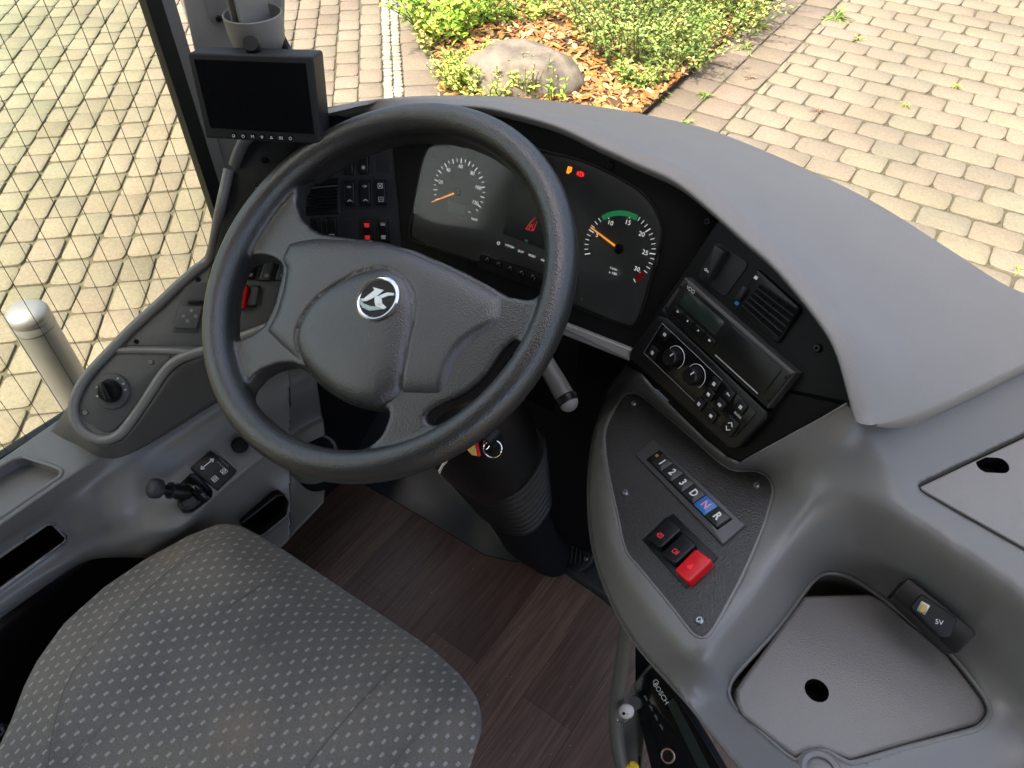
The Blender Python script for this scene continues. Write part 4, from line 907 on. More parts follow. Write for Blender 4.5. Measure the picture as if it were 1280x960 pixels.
for nm, ring, zf in (('pocket', pock, lambda x, y: .37-.0008*(y-660)), ('slot', slot, lambda x, y: .31-.0005*(y-620))):
    vs = [Z(x, y, zf(x, y)) for x, y in ring]; n = len(vs); vs2 = [p+V((-.06, .02, -.05)) for p in vs]
    mobj(nm, vs+vs2, [(i, (i+1) % n, n+(i+1) % n, n+i) for i in range(n)]+[tuple(range(n, 2*n))], M['void'], st_, angle=30)
# parking brake
FB = Frame(Z(245, 600, .3865), Z(289, 541, .39)-Z(160, 641, .388), (Z(225, 590, .39)-Z(270, 616, .366)))
pb = thing('parking_brake', Z(235, 605, .38), 'black parking brake lever with a round textured knob and its pictogram plate', 'brake lever')
slab('pictogram_plate', FB, [(263, 563), (281, 575), (296, 588), (272, 612), (257, 600), (238, 584)], -.01, .0008, M['black'], pb, r=.001, bev=.0002)
c = FB.loc(259, 580, .001); a = FB.loc(270, 571, .001)-c; aa = math.atan2(a[1], a[0])
strokes(FB, c, [[(-12, 0), (12, 0)], [(-12, 0), (-8, 3)], [(-12, 0), (-8, -3)], [(12, 0), (8, 3)], [(12, 0), (8, -3)]], .0017, .0012, ang=aa).build('arrow', M['white'], pb, False)
for x, y in ((268.5, 598.5), (280, 589)):
    strokes(FB, FB.loc(x, y, .001), [[(-4, -4), (4, -4), (4, 4), (-4, 4), (-4, -4)], circ(0, 0, 2.2, 12), circ(0, 0, 3.2, 5, 150, 210), circ(0, 0, 3.2, 5, -30, 30), [(0, 1.2), (0, -1.2)]], .0007, .0012, ang=aa).build('pictogram', M['white'], pb, False)
for k, s_ in enumerate(('Not- und Feststellbremse', 'Emergency and', 'parking brake')):
    text('caption', s_, FB, FB.loc(284-k*3.8, 574.5+k*3.4, .001), .0022, M['grey_print'], pb, ang=aa-math.pi/2, h=.001)
slab('housing', FB, [(238, 590), (248, 591), (266, 612), (264, 619), (240, 637), (228, 638), (221, 628), (224, 604)], 0, .014, M['black'], pb, r=.006, bev=.005, seg=5)
MB().add(*tube([FB.at(238+q*.8, 603+q*.75, .012+.008*math.sin(q/26*math.pi)) for q in range(0, 27, 2)], .010, 14)).build('lever_drum', M['blackgloss'], pb)
l0 = FB.at(236, 616, .012); l2 = FB.at(197, 611, .040); l1 = l0*.55+l2*.45
MB().add(*tube([l0, l0*.6+l2*.4, l0*.45+l2*.55, l0*.2+l2*.8, l2], [.010, .012, .0085, .0075, .009], 18)).build('lever', M['black'], pb)
MB().add(*tube([l0*.42+l2*.58, l0*.36+l2*.64], [.0125, .0125], 24)).build('collar', M['panel'], pb)
d = (l2-l0)/np.linalg.norm(l2-l0); e = np.cross(d, V((0, 0, 1))); fkn = Frame(l2, e, np.cross(d, e))
if fkn.n@d < 0: fkn = Frame(l2, -e, np.cross(d, e))
MB().add(*disc(fkn, (0, 0), [(.008, -.006), (.0135, -.004), (.0148, .002), (.0145, .008), (.012, .0115), (.007, .0135), (.001, .014)], 36)).build('lever_knob', plastic('knob_grain', (.035, .038, .042), .5, 420, 1.0, gdist=.0008), pb)
mobj('round_plug', *disc(FB, FB.loc(300, 556, .002), [(.0135, 0), (.0135, .003), (.010, .004), (.009, .001)], 32), M['black'], st_)
# cup holder
cc = Z(390, 566, .33); fcu = Frame(cc, (1, 0, 0), (0, 1, 0))
ch = thing('cup_holder', cc, 'round black cup holder ring low beside the steering column', 'cup holder')
MB().add(*disc(fcu, (0, 0), [(.043, -.03), (.043, -.002), (.041, .001), (.038, .001), (.0365, -.001)], 48)).build('ring', M['mould_dark'], ch)
MB().add(*disc(fcu, (0, 0), [(.0362, -.06), (.0362, .0005)], 40)).build('cup_well', M['void'], ch)
# ================================================================== floor, footwell
fm, ft, fb_ = newmat('wood_vinyl'); N, L = ft.nodes, ft.links
co = N.new('ShaderNodeTexCoord'); mp = N.new('ShaderNodeMapping'); mp.inputs['Rotation'].default_value = (0, 0, math.radians(-92)); L.new(co.outputs['Object'], mp.inputs[0])
br = N.new('ShaderNodeTexBrick'); br.inputs['Scale'].default_value = 1; br.inputs['Brick Width'].default_value = .62; br.inputs['Row Height'].default_value = .105; br.inputs['Mortar Size'].default_value = .0006; br.inputs['Mortar Smooth'].default_value = .5; br.offset = .37
br.inputs['Color1'].default_value = (.066, .038, .028, 1); br.inputs['Color2'].default_value = (.145, .092, .067, 1); br.inputs['Mortar'].default_value = (.02, .014, .012, 1); L.new(mp.outputs[0], br.inputs['Vector'])
m2 = N.new('ShaderNodeMapping'); m2.inputs['Scale'].default_value = (3, 60, 1); L.new(mp.outputs[0], m2.inputs[0])
nz = N.new('ShaderNodeTexNoise'); nz.inputs['Scale'].default_value = 2.5; nz.inputs['Detail'].default_value = 8; nz.inputs['Distortion'].default_value = .6; L.new(m2.outputs[0], nz.inputs['Vector'])
mr = N.new('ShaderNodeMapRange'); mr.inputs[1].default_value = .3; mr.inputs[2].default_value = .7; mr.inputs[3].default_value = .6; mr.inputs[4].default_value = 1.35; L.new(nz.outputs[0], mr.inputs[0])
vm = N.new('ShaderNodeVectorMath'); vm.operation = 'SCALE'; L.new(br.outputs[0], vm.inputs[0]); L.new(mr.outputs[0], vm.inputs['Scale'])
# grit on the floor
vo = N.new('ShaderNodeTexVoronoi'); vo.inputs['Scale'].default_value = 55; L.new(co.outputs['Object'], vo.inputs['Vector'])
lt_ = N.new('ShaderNodeMath'); lt_.operation = 'LESS_THAN'; lt_.inputs[1].default_value = .055; L.new(vo.outputs['Distance'], lt_.inputs[0])
mx = N.new('ShaderNodeMix'); mx.data_type = 'RGBA'; mx.inputs[7].default_value = (.28, .25, .21, 1); L.new(lt_.outputs[0], mx.inputs[0]); L.new(vm.outputs[0], mx.inputs[6]); L.new(mx.outputs[2], fb_.inputs[0])
fb_.inputs['Roughness'].default_value = .38
bp = N.new('ShaderNodeBump'); bp.inputs['Strength'].default_value = .15; bp.inputs['Distance'].default_value = .001; L.new(nz.outputs[0], bp.inputs['Height']); L.new(bp.outputs[0], fb_.inputs['Normal'])
FZ = -.05
tag(mobj('floor', [(-.6, -1.4, FZ), (1.3, -1.4, FZ), (1.3, .45, FZ), (-.6, .45, FZ), (-.6, -1.4, FZ-.03), (1.3, -1.4, FZ-.03), (1.3, .45, FZ-.03), (-.6, .45, FZ-.03)], [(0, 1, 2, 3), (7, 6, 5, 4), (0, 4, 5, 1), (1, 5, 6, 2), (2, 6, 7, 3), (3, 7, 4, 0)], fm, smooth=False), 'dark wood-look vinyl floor of the driver area', kind='structure')
Zf = lambda x, y, h=0: Z(x, y, FZ+h)
edge = [(-.6, .14, FZ), tuple(Zf(440, 597)), tuple(Zf(530, 648)), tuple(Zf(605, 694)), tuple(Zf(640, 702)), tuple(Zf(690, 706)), tuple(Zf(752, 748)), tuple(Zf(800, 790)), (.75, .2, FZ)]
E1 = [V(p)+V((0, 0, .004)) for p in edge]; E2 = [p+V((0, .03, .012)) for p in E1]; E3 = [p+V((.0, .30, .22)) for p in E1]; E4 = [p+V((0, .33, .6)) for p in E1]
vs = []; fs = []; E0 = [p+V((0, 0, -.004)) for p in E1]
for R in (E0, E1, E2, E3, E4): vs += R
n = len(edge)
for k in range(3): fs += [(k*n+i, k*n+i+1, (k+1)*n+i+1, (k+1)*n+i) for i in range(n-1)]
fw_ = thing('footwell', (0, .2, FZ), 'black footwell lining with a dull blue-black floor mat under the dashboard', 'footwell lining'); o = mobj('toe_board', vs, fs, M['mat'], fw_, angle=20); solid(o, .003)
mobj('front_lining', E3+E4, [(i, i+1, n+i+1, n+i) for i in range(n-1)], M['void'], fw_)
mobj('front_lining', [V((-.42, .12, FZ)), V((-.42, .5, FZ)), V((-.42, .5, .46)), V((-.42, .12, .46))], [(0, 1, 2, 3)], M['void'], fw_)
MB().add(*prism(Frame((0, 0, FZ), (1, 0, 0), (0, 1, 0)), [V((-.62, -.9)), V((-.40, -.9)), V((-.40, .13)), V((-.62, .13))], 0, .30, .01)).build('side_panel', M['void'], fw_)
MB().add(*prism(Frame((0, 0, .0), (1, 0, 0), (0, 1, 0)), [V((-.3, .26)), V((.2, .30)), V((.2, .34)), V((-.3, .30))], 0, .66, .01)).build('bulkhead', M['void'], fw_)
# pedal
FPd = Frame(Zf(715, 690, .03), (1, -.25, 0), (0.2, .8, .55)); pd = thing('pedal', Zf(715, 690), 'black ribbed accelerator pedal with two bolts on a metal plate', 'pedal')
slab('pedal_pad', FPd, [(703, 672), (716, 652), (750, 668), (738, 705), (722, 716), (702, 706)], 0, .012, M['rubber'], pd, r=.008, bev=.003)
for k in range(7): MB().add(*tube([FPd.at(705+k*5.5, 676-k*.5+3, .0125), FPd.at(701+k*5.5+1, 702+k*.8, .0125)], .0012, 6)).build('rib', M['rubber'], pd)
for p in ((706.5, 679.5), (732.5, 698.5)): screw(FPd, FPd.loc(*p, .012), .0045, pd, 'steel', .012)
Ffl = Frame((0, 0, FZ), (1, 0, 0), (0, 1, 0)); slab('mounting_plate', Ffl, [(688, 688), (700, 676), (770, 715), (775, 750), (757, 744), (722, 722)], .0, .012, M['bezel'], pd, r=.008, bev=.002)
for p in ((693, 689), (756, 733)): mobj('washer', *disc(Ffl, Ffl.loc(*p, .012), [(.010, .011), (.010, .014), (.006, .015), (.003, .012)], 24), M['bezel'], pd)

# ================================================================== steering column
scol = thing('steering_column', (.05, .26, FZ), 'black steering column with ribbed rubber boot going down to the floor', 'steering column')
def oval_loft(stations, seg=32, pw=2.6):
    vs = []; fs = []
    for (c, a, b, dx, dy) in stations:
        for k in range(seg):
            t = 2*math.pi*k/seg; ct, st2 = math.cos(t), math.sin(t); x = abs(ct)**(2/pw)*math.copysign(1, ct)*a; y = abs(st2)**(2/pw)*math.copysign(1, st2)*b
            vs.append(V(c)+V(dx)*x+V(dy)*y)
    n = len(stations); fs = [(i*seg+k, i*seg+(k+1) % seg, (i+1)*seg+(k+1) % seg, (i+1)*seg+k) for i in range(n-1) for k in range(seg)]
    fs += [tuple(range(seg-1, -1, -1)), tuple(range((n-1)*seg, n*seg))]; return vs, fs
ex_ = V((1, 0, 0)); ey_ = V((0, .86, .51))
S = [((.0, .03, .735), .045, .045), ((.012, .045, .70), .08, .065), ((.035, .07, .60), .09, .075), ((.05, .09, .50), .09, .075), ((.055, .105, .44), .085, .07)]
MB().add(*oval_loft([(c, a, b, ex_, ey_) for c, a, b in S])).build('column_shroud', M['black'], scol)
st2 = []
for k in range(85):
    f = k/84; r = .088-.020*f+.0045*math.sin(f*math.pi*2*8.5); st2.append(((.055+.0*f, .11+.06*f, .445-.20*f), r, r*.8, ex_, V((0, .92, .38))))
MB().add(*oval_loft(st2)).build('boot', M['rubber'], scol)
MB().add(*oval_loft([((.055, .165, .25), .055, .05, ex_, V((0, 1, 0))), ((.062, .225, .05), .05, .05, ex_, V((0, 1, 0))), ((.068, .275, FZ), .06, .05, ex_, V((0, 1, 0)))])).build('column_tube', M['void'], scol)
# stalk
s0 = Z(662, 418, .70); s1_ = Z(707, 497, .665)
sk = thing('indicator_stalk', s0, 'light grey control stalk with a round end cap right of the steering column', 'stalk')
MB().add(*tube(resamp([s0+(s0-s1_)*.5, s0, s1_], 10), [.009, .009, .009, .0095, .010, .0105, .011, .0115, .012, .012], 20)).build('stalk_arm', M['mould_dark'], sk)
d = (s1_-s0)/np.linalg.norm(s1_-s0)
MB().add(*tube([s1_+d*k for k in (-.002, .0, .006, .008)], [.0120, .0138, .0138, .0125], 28)).build('cap_ring', M['black'], sk)
MB().add(*ico(s1_+d*.006, .0122, 3)).build('end_cap', M['cup'], sk)
# keys in the ignition
k0 = Z(607, 556, .585); ky = thing('ignition_key', k0, 'ignition key with split ring and a red and yellow tag on the steering column', 'key')
MB().add(*tube([k0+V((-.0, .02, .0)), k0], [.014, .013], 20)).build('key_head', M['black'], ky)
fz = Frame(Z(616, 561, .585), RT, UP); MB().add(*tube([fz.w(*(V((math.cos(a), math.sin(a)*.95))*.0115+V((0, 0)))) for a in np.linspace(0, 2*math.pi, 28, endpoint=False)], .0009, 6, True)).build('split_ring', M['chrome'], ky)
fz2 = Frame(Z(609, 553, .59), RT*.3+UP, -RT+UP*.3); MB().add(*tube([fz2.w(.009*math.cos(a), .004*math.sin(a)) for a in np.linspace(0, 2*math.pi, 24, endpoint=False)], .0008, 6, True)).build('split_ring', M['chrome'], ky)
fz3 = Frame(Z(588, 561, .58), RT, UP); slab('tag', fz3, [(578, 556), (592, 549), (597, 570), (590, 569)], -.002, .002, M['gold'], ky, r=.001, bev=.0005)
slab('tag_edge', fz3, [(593, 549), (596, 548), (601, 570), (597, 571)], -.002, .003, M['red'], ky, r=.001, bev=.0005)
MB().add(*tube([fz3.at(566, 566), fz3.at(558, 577), fz3.at(553, 583), fz3.at(549, 592)], .0012, 6)).build('lanyard', M['steel'], ky)
MB().add(*tube([fz3.at(564, 567), fz3.at(557, 574), fz3.at(548, 589)], .0009, 6)).build('lanyard', M['white'], ky)

# ================================================================== steering wheel
TW = math.radians(30.6); FWh = Frame((0, 0, .80), (1, 0, 0), (0, math.cos(TW), math.sin(TW)))
sw_ = thing('steering_wheel', (0, 0, .80), 'large black four-spoke steering wheel with grained centre pad and round emblem', 'steering wheel')
RM, RT_ = .2115, .0185
bm = MB(); seg = 128
ringP = [FWh.w(RM*math.cos(2*math.pi*k/seg), RM*math.sin(2*math.pi*k/seg), 0) for k in range(seg)]
vs = []; ns = 24
for k in range(seg):
    a = 2*math.pi*k/seg
    for j in range(ns):
        b = 2*math.pi*j/ns; rr_ = RT_*(1-.045*math.cos(2*b)); r = RM+rr_*math.cos(b); vs.append(FWh.w(r*math.cos(a), r*math.sin(a), rr_*1.02*math.sin(b)))
bm.add(vs, [(k*ns+j, ((k+1) % seg)*ns+j, ((k+1) % seg)*ns+(j+1) % ns, k*ns+(j+1) % ns) for k in range(seg) for j in range(ns)])
wl = lambda x, y, h=-.012: FWh.loc(x, y, h)
def circpart(a0, a1, r, n=24): return [V((r*math.cos(a0+(a1-a0)*k/n), r*math.sin(a0+(a1-a0)*k/n))) for k in range(n+1)]
toph = [wl(*p) for p in [(384, 222), (376, 240), (374, 258), (380, 275), (392, 288), (408, 296), (440, 300), (520, 315), (580, 342), (640, 374), (665, 378), (684, 366), (695, 348)]]
aA = math.atan2(toph[-1][1], toph[-1][0]); aB = math.atan2(toph[0][1], toph[0][0]); toph += circpart(aA+.03, aB-.03, .196)
h1 = catmull([wl(*p) for p in [(305, 332), (316, 324), (334, 322), (350, 328), (357, 338), (352, 362), (345, 388), (331, 412), (312, 424), (297, 428), (291, 418), (291, 395), (295, 360)]], 40, True)
h2 = catmull([wl(*p) for p in [(310, 497), (318, 478), (335, 464), (360, 456), (385, 462), (398, 478), (420, 496), (450, 508), (486, 512), (490, 520), (480, 545), (462, 561), (440, 565), (410, 561), (370, 549), (335, 525)]], 50, True)
h3 = catmull([wl(*p, -.012) for p in [(535, 528), (540, 517), (556, 507), (585, 494), (612, 470), (632, 440), (648, 428), (654, 436), (640, 462), (615, 490), (580, 514), (548, 533)]], 40, True)
outc = circpart(0, 2*math.pi*(71/72), .2115, 71)
def platew(hz0, hz1, holes, outer):
    v2, T = cdt(outer, holes, [], .012); n = len(v2); mb = MB(); T = [t if (v2[t[1]][0]-v2[t[0]][0])*(v2[t[2]][1]-v2[t[0]][1])-(v2[t[1]][1]-v2[t[0]][1])*(v2[t[2]][0]-v2[t[0]][0]) > 0 else t[::-1] for t in T]
    vs = [FWh.w(p[0], p[1], hz1) for p in v2]+[FWh.w(p[0], p[1], hz0) for p in v2]; fs = list(T)+[tuple(n+i for i in t[::-1]) for t in T]
    ed = {}
    for t in T:
        for a, b in ((t[0], t[1]), (t[1], t[2]), (t[2], t[0])): ed[(a, b)] = 1
    for (a, b) in ed:
        if (b, a) not in ed: fs.append((b, a, n+a, n+b))
    return vs, fs
bm.add(*platew(-.030, -.004, [toph, h1, h2, h3], outc))
bm.add(*disc(FWh, (0.005, -.02), [(.055, -.075), (.06, -.02), (.05, -.012)], 40))
o = bm.build('rim', M['wheel'], sw_, True, 180)
rmod = o.modifiers.new('blend', 'REMESH'); rmod.mode = 'VOXEL'; rmod.voxel_size = .0024; rmod.use_smooth_shade = True
smo = o.modifiers.new('soft', 'SMOOTH'); smo.factor = .6; smo.iterations = 14
# centre pad
padpx = [(362, 304), (380, 299), (402, 296), (440, 298), (480, 303), (520, 314), (580, 340), (636, 371), (635, 400), (633, 432), (620, 459), (604, 476), (588, 488), (570, 499), (540, 500), (505, 499), (480, 511), (455, 509), (430, 499), (402, 481), (375, 458), (352, 438), (332, 418), (345, 392), (353, 365), (357, 340), (351, 328)]
hb = -.010
pad = dens(fillet([wl(x, y, hb) for x, y in padpx], .006, 4), .005, True)
seam = catmull([wl(*p, hb+.006) for p in [(394, 490), (384, 470), (377, 448), (374, 426), (380, 405), (395, 382), (420, 361), (450, 345), (480, 338), (500, 343), (514, 357), (521, 378), (519, 402), (511, 440), (505, 470), (500, 495), (493, 518)]], 80)
flR = catmull([wl(*p, hb) for p in [(645, 395), (614, 405), (588, 420), (568, 440), (556, 465), (550, 500), (560, 520), (600, 505), (640, 470), (655, 430)]], 70, True)
flL_ = [wl(*p, hb) for p in [(326, 420), (350, 395), (385, 365), (420, 345), (430, 352), (398, 378), (380, 402), (372, 430), (380, 458), (365, 456)]]
padout = pad if area2(pad) > 0 else pad[::-1]
v2, T = cdt(padout, [], [([p for p in seam if inside(padout, *p)], False)], .0033)
T = [t if (v2[t[1]][0]-v2[t[0]][0])*(v2[t[2]][1]-v2[t[0]][1])-(v2[t[1]][1]-v2[t[0]][1])*(v2[t[2]][0]-v2[t[0]][0]) > 0 else t[::-1] for t in T]
dO = dseg(padout, v2); dS = dseg(seam, v2, False); inS = np.array([inside(seam, *p) for p in v2]); dR = dseg(flR, v2); iR = np.array([inside(flR, *p) for p in v2]); iL = 0
H = hb+.013*(1-np.exp(-dO/.009)) + np.where(inS, .008*(1-np.exp(-dS/.012)), 0) - .0030*np.exp(-(dS/.0015)**2)
def sst(x): x = np.clip(x, 0, 1); return x*x*(3-2*x)
H -= np.where(iR, .017*sst(dR/.024), 0); dLL = dseg([wl(338, 418, hb), wl(375, 438, hb), wl(366, 452, hb)], v2, False); H -= 0
vsp = [FWh.w(p[0], p[1], h) for p, h in zip(v2, H)]
o = mobj('centre_pad', vsp, T, M['hub'], sw_, True, 180); solid(o, .004)
# junction gaps between pad and spokes
for L_p in ([(361, 303), (356, 312), (351, 328)], [(636, 371), (635, 400), (633, 432)], [(332, 418), (350, 437), (368, 453)], [(500, 498), (530, 500), (570, 499), (600, 481)]):
    MB().add(*tube([FWh.w(*wl(x, y, hb+.004), hb+.0035) for x, y in L_p], .0007, 6)).build('seam', M['void'], sw_)
# emblem
fe = FWh.rot(wl(472, 373, .012), 0.0); hE = .0122
em = mobj('emblem', *disc(fe, (0, 0), [(.0265, .004), (.0262, hE+.0004), (.0245, hE+.0016), (.0225, hE+.0012), (.0215, hE+.0002)], 56), M['chrome'], sw_)
mobj('emblem_field', *disc(fe, (0, 0), [(.0216, .006), (.0216, hE+.0006)], 48), M['blackgloss'], em)
kx = lambda L: [fe.loc(400+x/8, 330+y/8, hE) for x, y in L]
SIL = plastic('emblem_silver', (.78, .82, .81), .3, metal=.5); SIL2 = plastic('emblem_tint', (.42, .52, .5), .3, metal=.3)
for L_e, m_e in (([(535, 238), (645, 268), (590, 318), (560, 340), (470, 380), (430, 378), (410, 352), (445, 352), (552, 268)], SIL), ([(552, 330), (606, 326), (622, 350), (626, 385), (625, 425), (560, 425), (552, 385)], SIL),
                 ([(600, 322), (680, 290), (748, 298), (745, 320), (690, 326), (625, 350)], SIL), ([(600, 390), (626, 395), (672, 440), (645, 460), (560, 430)], SIL), ([(404, 355), (402, 400), (430, 442), (500, 474), (640, 458), (650, 445), (590, 432), (510, 425), (450, 402), (428, 378)], SIL2)):
    P = kx(L_e); mobj('emblem_letter', *prism(fe, P if area2(P) > 0 else P[::-1], hE-.0002, hE+(.0022 if m_e is SIL else .0017), .0003, 1), m_e, em)

# ================================================================== right-hand modules on the dashboard
# control panel with gear keys and switches
cp = thing('control_panel', FP.O, 'black grained control panel with gear selector keys and three switches right of the driver', 'control panel')
pr = [FP.loc(x, y, .0012) for x, y in podring]; cen = sum(pr)/len(pr); pr = catmull([cen+(p-cen)*.988 for p in pr], 120, True)
mobj('panel_plate', *prism(FP, pr if area2(pr) > 0 else pr[::-1], -.002, .0012, .0008, 3), M['pod'], cp)
gs = slab('gear_selector', FP, [(817, 549), (931, 655.6), (903, 680), (794, 568)], .001, .0045, M['gear'], cp, r=.0006, bev=.0008)
g0 = FP.loc(816.5, 568, .006); g1 = FP.loc(905, 654, .006); gd = (g1-g0); gl = np.linalg.norm(gd); gd = gd/gl; gw = .0172; ga = math.atan2(gd[1], gd[0]); fg = FP.rot(g0, ga)
print('gear length', gl)
mobj('key_bed', *prism(fg, [V((-.001, -gw*.56)), V((gl+.001, -gw*.56)), V((gl+.001, gw*.56)), V((-.001, gw*.56))], .004, .0049, .0001, 1), M['void'], gs)
cellw = gl/6.45; x = .45*cellw
mobj('indicator', *prism(fg, [V((.001, -gw*.45)), V((x-.001, -gw*.45)), V((x-.001, gw*.45)), V((.001, gw*.45))], .004, .0056, .0003, 1), M['black'], gs)
strokes(fg, (x*.5, .002), ICON['bars'], .0004, .0059, .0007).build('pictogram', M['gold'], gs, False)
for ch_ in '123DNR':
    kb = mobj('gear_key', *prism(fg, fillet([V((x+.0003, -gw/2)), V((x+cellw-.0003, -gw/2)), V((x+cellw-.0003, gw/2)), V((x+.0003, gw/2))], .0008), .004, .0078 if ch_ != 'N' else .0070, .0008, 2), M['blue' if ch_ == 'N' else 'gearkey'], gs)
    text('letter', ch_, fg, (x+cellw/2, 0), .0085, M['pink' if ch_ == 'N' else 'white'], kb, ang=-ga*0-.0, h=.0080 if ch_ != 'N' else .0072, bold=.03)
    x += cellw
slab('switch_frame', FP, [(802.7, 674.5), (841, 641), (897, 697), (857, 735)], .001, .0026, M['black'], cp, r=.001, bev=.0005)
fsw = [[(834.8, 646.5), (852, 660.5), (825.5, 685), (807.6, 671)], [(853.7, 665.5), (870.5, 680), (844, 705), (826, 691)], [(869.7, 685), (890.5, 699.5), (860, 728), (843, 712)]]
pxrocker(FP, fsw[0], 'black', cp, .0105, (('doorA', 0, -.005),), 'redprint', nm='door_switch', isc=.0009)
pxrocker(FP, fsw[1], 'black', cp, .0105, (('doorB', 0, -.005),), 'redprint', nm='door_switch', isc=.0009)
pxrocker(FP, fsw[2], 'red', cp, .0105, (('tri', 0, -.003),), 'redprint', nm='hazard_switch')
for p in ((792.5, 504), (782, 616), (946, 606.5), (875, 776)): screw(FP, FP.loc(*p, .002), .0040, cp, 'steel', .001)
# tachograph
tg = thing('tachograph', FT.at(910, 430), 'black slot-in tachograph with a greenish display and a thin grey frame', 'tachograph')
tq = [(856, 346), (994, 466), (959, 511), (826, 389)]
slab('frame', FT, tq, 0, .0122, M['bezel'], tg, r=.001, bev=.002, off=.012)
tf = .0125; TL, TR, BR, BL = [FT.loc(x, y, tf) for x, y in tq]
def tp(u, v): return (TL*(1-u)+TR*u)*(1-v)+(BL*(1-u)+BR*u)*v
def tslab(name, u0, v0, u1, v1, h0, h1, mat, par, r=.0006, bev=.0004): return slab(name, FT, [tp(u0, v1), tp(u1, v1), tp(u1, v0), tp(u0, v0)], h0, h1, mat, par, r=r, bev=bev, px=False)
tslab('front_plate', .03, .08, .985, .95, .012, .0132, M['black'], tg)
tslab('display', .085, .18, .44, .56, .013, .0136, M['lcd_dark'], tg)
tslab('display_glare', .11, .22, .42, .52, .0136, .0138, M['lcd_dark'], tg)
for k in range(4): 
    u = .075+k*.105; b = tslab('push_button', u, .64, u+.085, .78, .013, .0145, M['black'], tg, .0006)
    strokes(FT, tp(u+.042, .71), [[(-.8, -.8), (.8, -.8), (0, .8), (-.8, -.8)]] if k in (1, 2) else [circ(0, 0, .9, 6), [(1, 0), (2, 0)]], .0006, .0149).build('pictogram', M['white'], b, False)
tslab('paper_drawer', .50, .12, .93, .82, .013, .0142, M['black'], tg, .002)
tslab('slot', .08, .86, .44, .90, .013, .0136, M['void'], tg, .0002); tslab('slot', .52, .87, .9, .9, .013, .0136, M['grey_print'], tg, .0002)
for p in ((.02, .25), (.02, .85), (.975, .2), (.975, .85)): mobj('screw', *disc(FT, tp(*p), [(.0016, .011), (.0016, .0132), (.001, .0134)], 16), M['void'], tg)
ta = math.atan2((TR-TL)[1], (TR-TL)[0]); text('wordmark', 'VDO', FT, tp(.06+.04, .13), .0042, M['white'], tg, ang=ta, h=.0136)
# climate control
cl = thing('climate_panel', FT.at(870, 480), 'black climate control panel with two round knobs and a cluster of keys', 'control panel')
cq = [(828, 396), (954, 514), (918, 560), (792, 446)]
slab('housing', FT, [(822, 394), (834, 397), (958, 515), (957, 524), (921, 561), (910, 560), (786, 448), (788, 438)], 0, .011, M['black'], cl, r=.004, bev=.002, off=.011)
TL, TR, BR, BL = [FT.loc(x, y, .012) for x, y in [(828, 404), (946, 516), (917, 548), (805, 441)]]
tslab('front_plate', 0, 0, 1, 1, .011, .0122, M['blackgloss'], cl, .003)
Pf = [tp(0, 0), tp(.66, 0), tp(.66, 1), tp(0, 1)]
MB().add(*tube([FT.w(p[0], p[1], .0124) for p in Pf], .00025, 5, True)).build('edge_print', M['grey_print'], cl)
for (x, y), cmat in (((843, 447), 'grey_print'), ((868.5, 470), 'grey_print')):
    c = FT.loc(x, y, .014); kb = mobj('rotary_knob', *disc(FT, c, [(.0105, .012), (.0100, .022), (.0085, .024), (.003, .0243)], 36), M['black'], cl)
    MB().add(*tube([FT.w(*(c+V((math.cos(a), math.sin(a)))*.0128), .0126) for a in np.linspace(-.6, 3.9, 30)], .00035, 5)).build('dial_ring', M['white'], kb)
    e = V((math.cos(1.2), math.sin(1.2))); strokes(FT, c, [[tuple(e*3.5), tuple(e*8)]], .0012, .0246).build('pointer', M['white'], kb, False)
for (x, y, nm, sc2) in ((831, 418, 'lamp', .8), (816, 441, 'snow', .9), (893, 480, 'fan', .5), (911, 493, 'key', .6), (926, 509, 'fan', .5), (886, 493, 'bars', .6), (900, 506, 'box', .6), (874, 505, 'fan', .5), (889, 520, 'bars', .6)):
    c = FT.loc(x, y, .014); s = .0062; kb = mobj('push_button', *prism(FT, fillet([c+V(p) for p in ((-s, -s), (s, -s), (s, s), (-s, s))], .002), .012, .0146, .0008, 2), M['black'], cl)
    fq = FT.rot(c, ta); strokes(fq, (0, 0), ICON[nm], .0006, .015, .001*sc2).build('pictogram', M['white'], kb, False)
c = FT.loc(912, 533, .014); kb = mobj('temperature_rocker', *prism(FT.rot(c, ta), fillet([V(p) for p in ((-.008, -.0095), (.008, -.0095), (.008, .0095), (-.008, .0095))], .002), .012, .0146, .0008, 2), M['black'], cl)
strokes(FT.rot(c, ta), (0, 0), [[(-3, 2), (0, 5), (3, 2)], [(-3, -2), (0, -5), (3, -2)]], .0009, .015).build('pictogram', M['white'], kb, False)
text('caption', 'auto', FT, FT.loc(920.5, 518.5, .015), .004, M['white'], cl, ang=ta, h=.0125)
# switch and blank plate above the tachograph
rs = thing('fascia_switch', FT.at(892, 330), 'single black rocker switch beside a blank cover on the right of the fascia', 'switch')
slab('blank_cover', FT, [(897, 303), (933, 327), (934, 333), (908, 369), (903, 369), (872, 346)], 0, .0012, M['panel'], rs, r=.003, bev=.0005)
slab('rocker_cap', FT, [(897, 306), (909, 315), (889, 349), (877, 341)], 0, .012, M['panel'], rs, r=.002, bev=.002, off=.006)
strokes(FT, FT.loc(883.5, 338, .0122), ICON['key'], .0005, .0123, .0009, ta).build('pictogram', M['white'], rs, False)
vt = thing('air_vent', FT.at(958, 382), 'square black air vent with slatted grille at the right end of the fascia', 'air vent')
slab('frame', FT, [(946, 336), (999.5, 384), (971, 430), (917, 386)], 0, .005, M['black'], vt, r=.003, bev=.002)
G = [FT.loc(x, y, .006) for x, y in [(951, 354), (998, 388), (973, 422), (928, 382)]]
TL, TR, BR, BL = G
tslab('opening', 0, 0, 1, 1, .005, .0054, M['void'], vt)
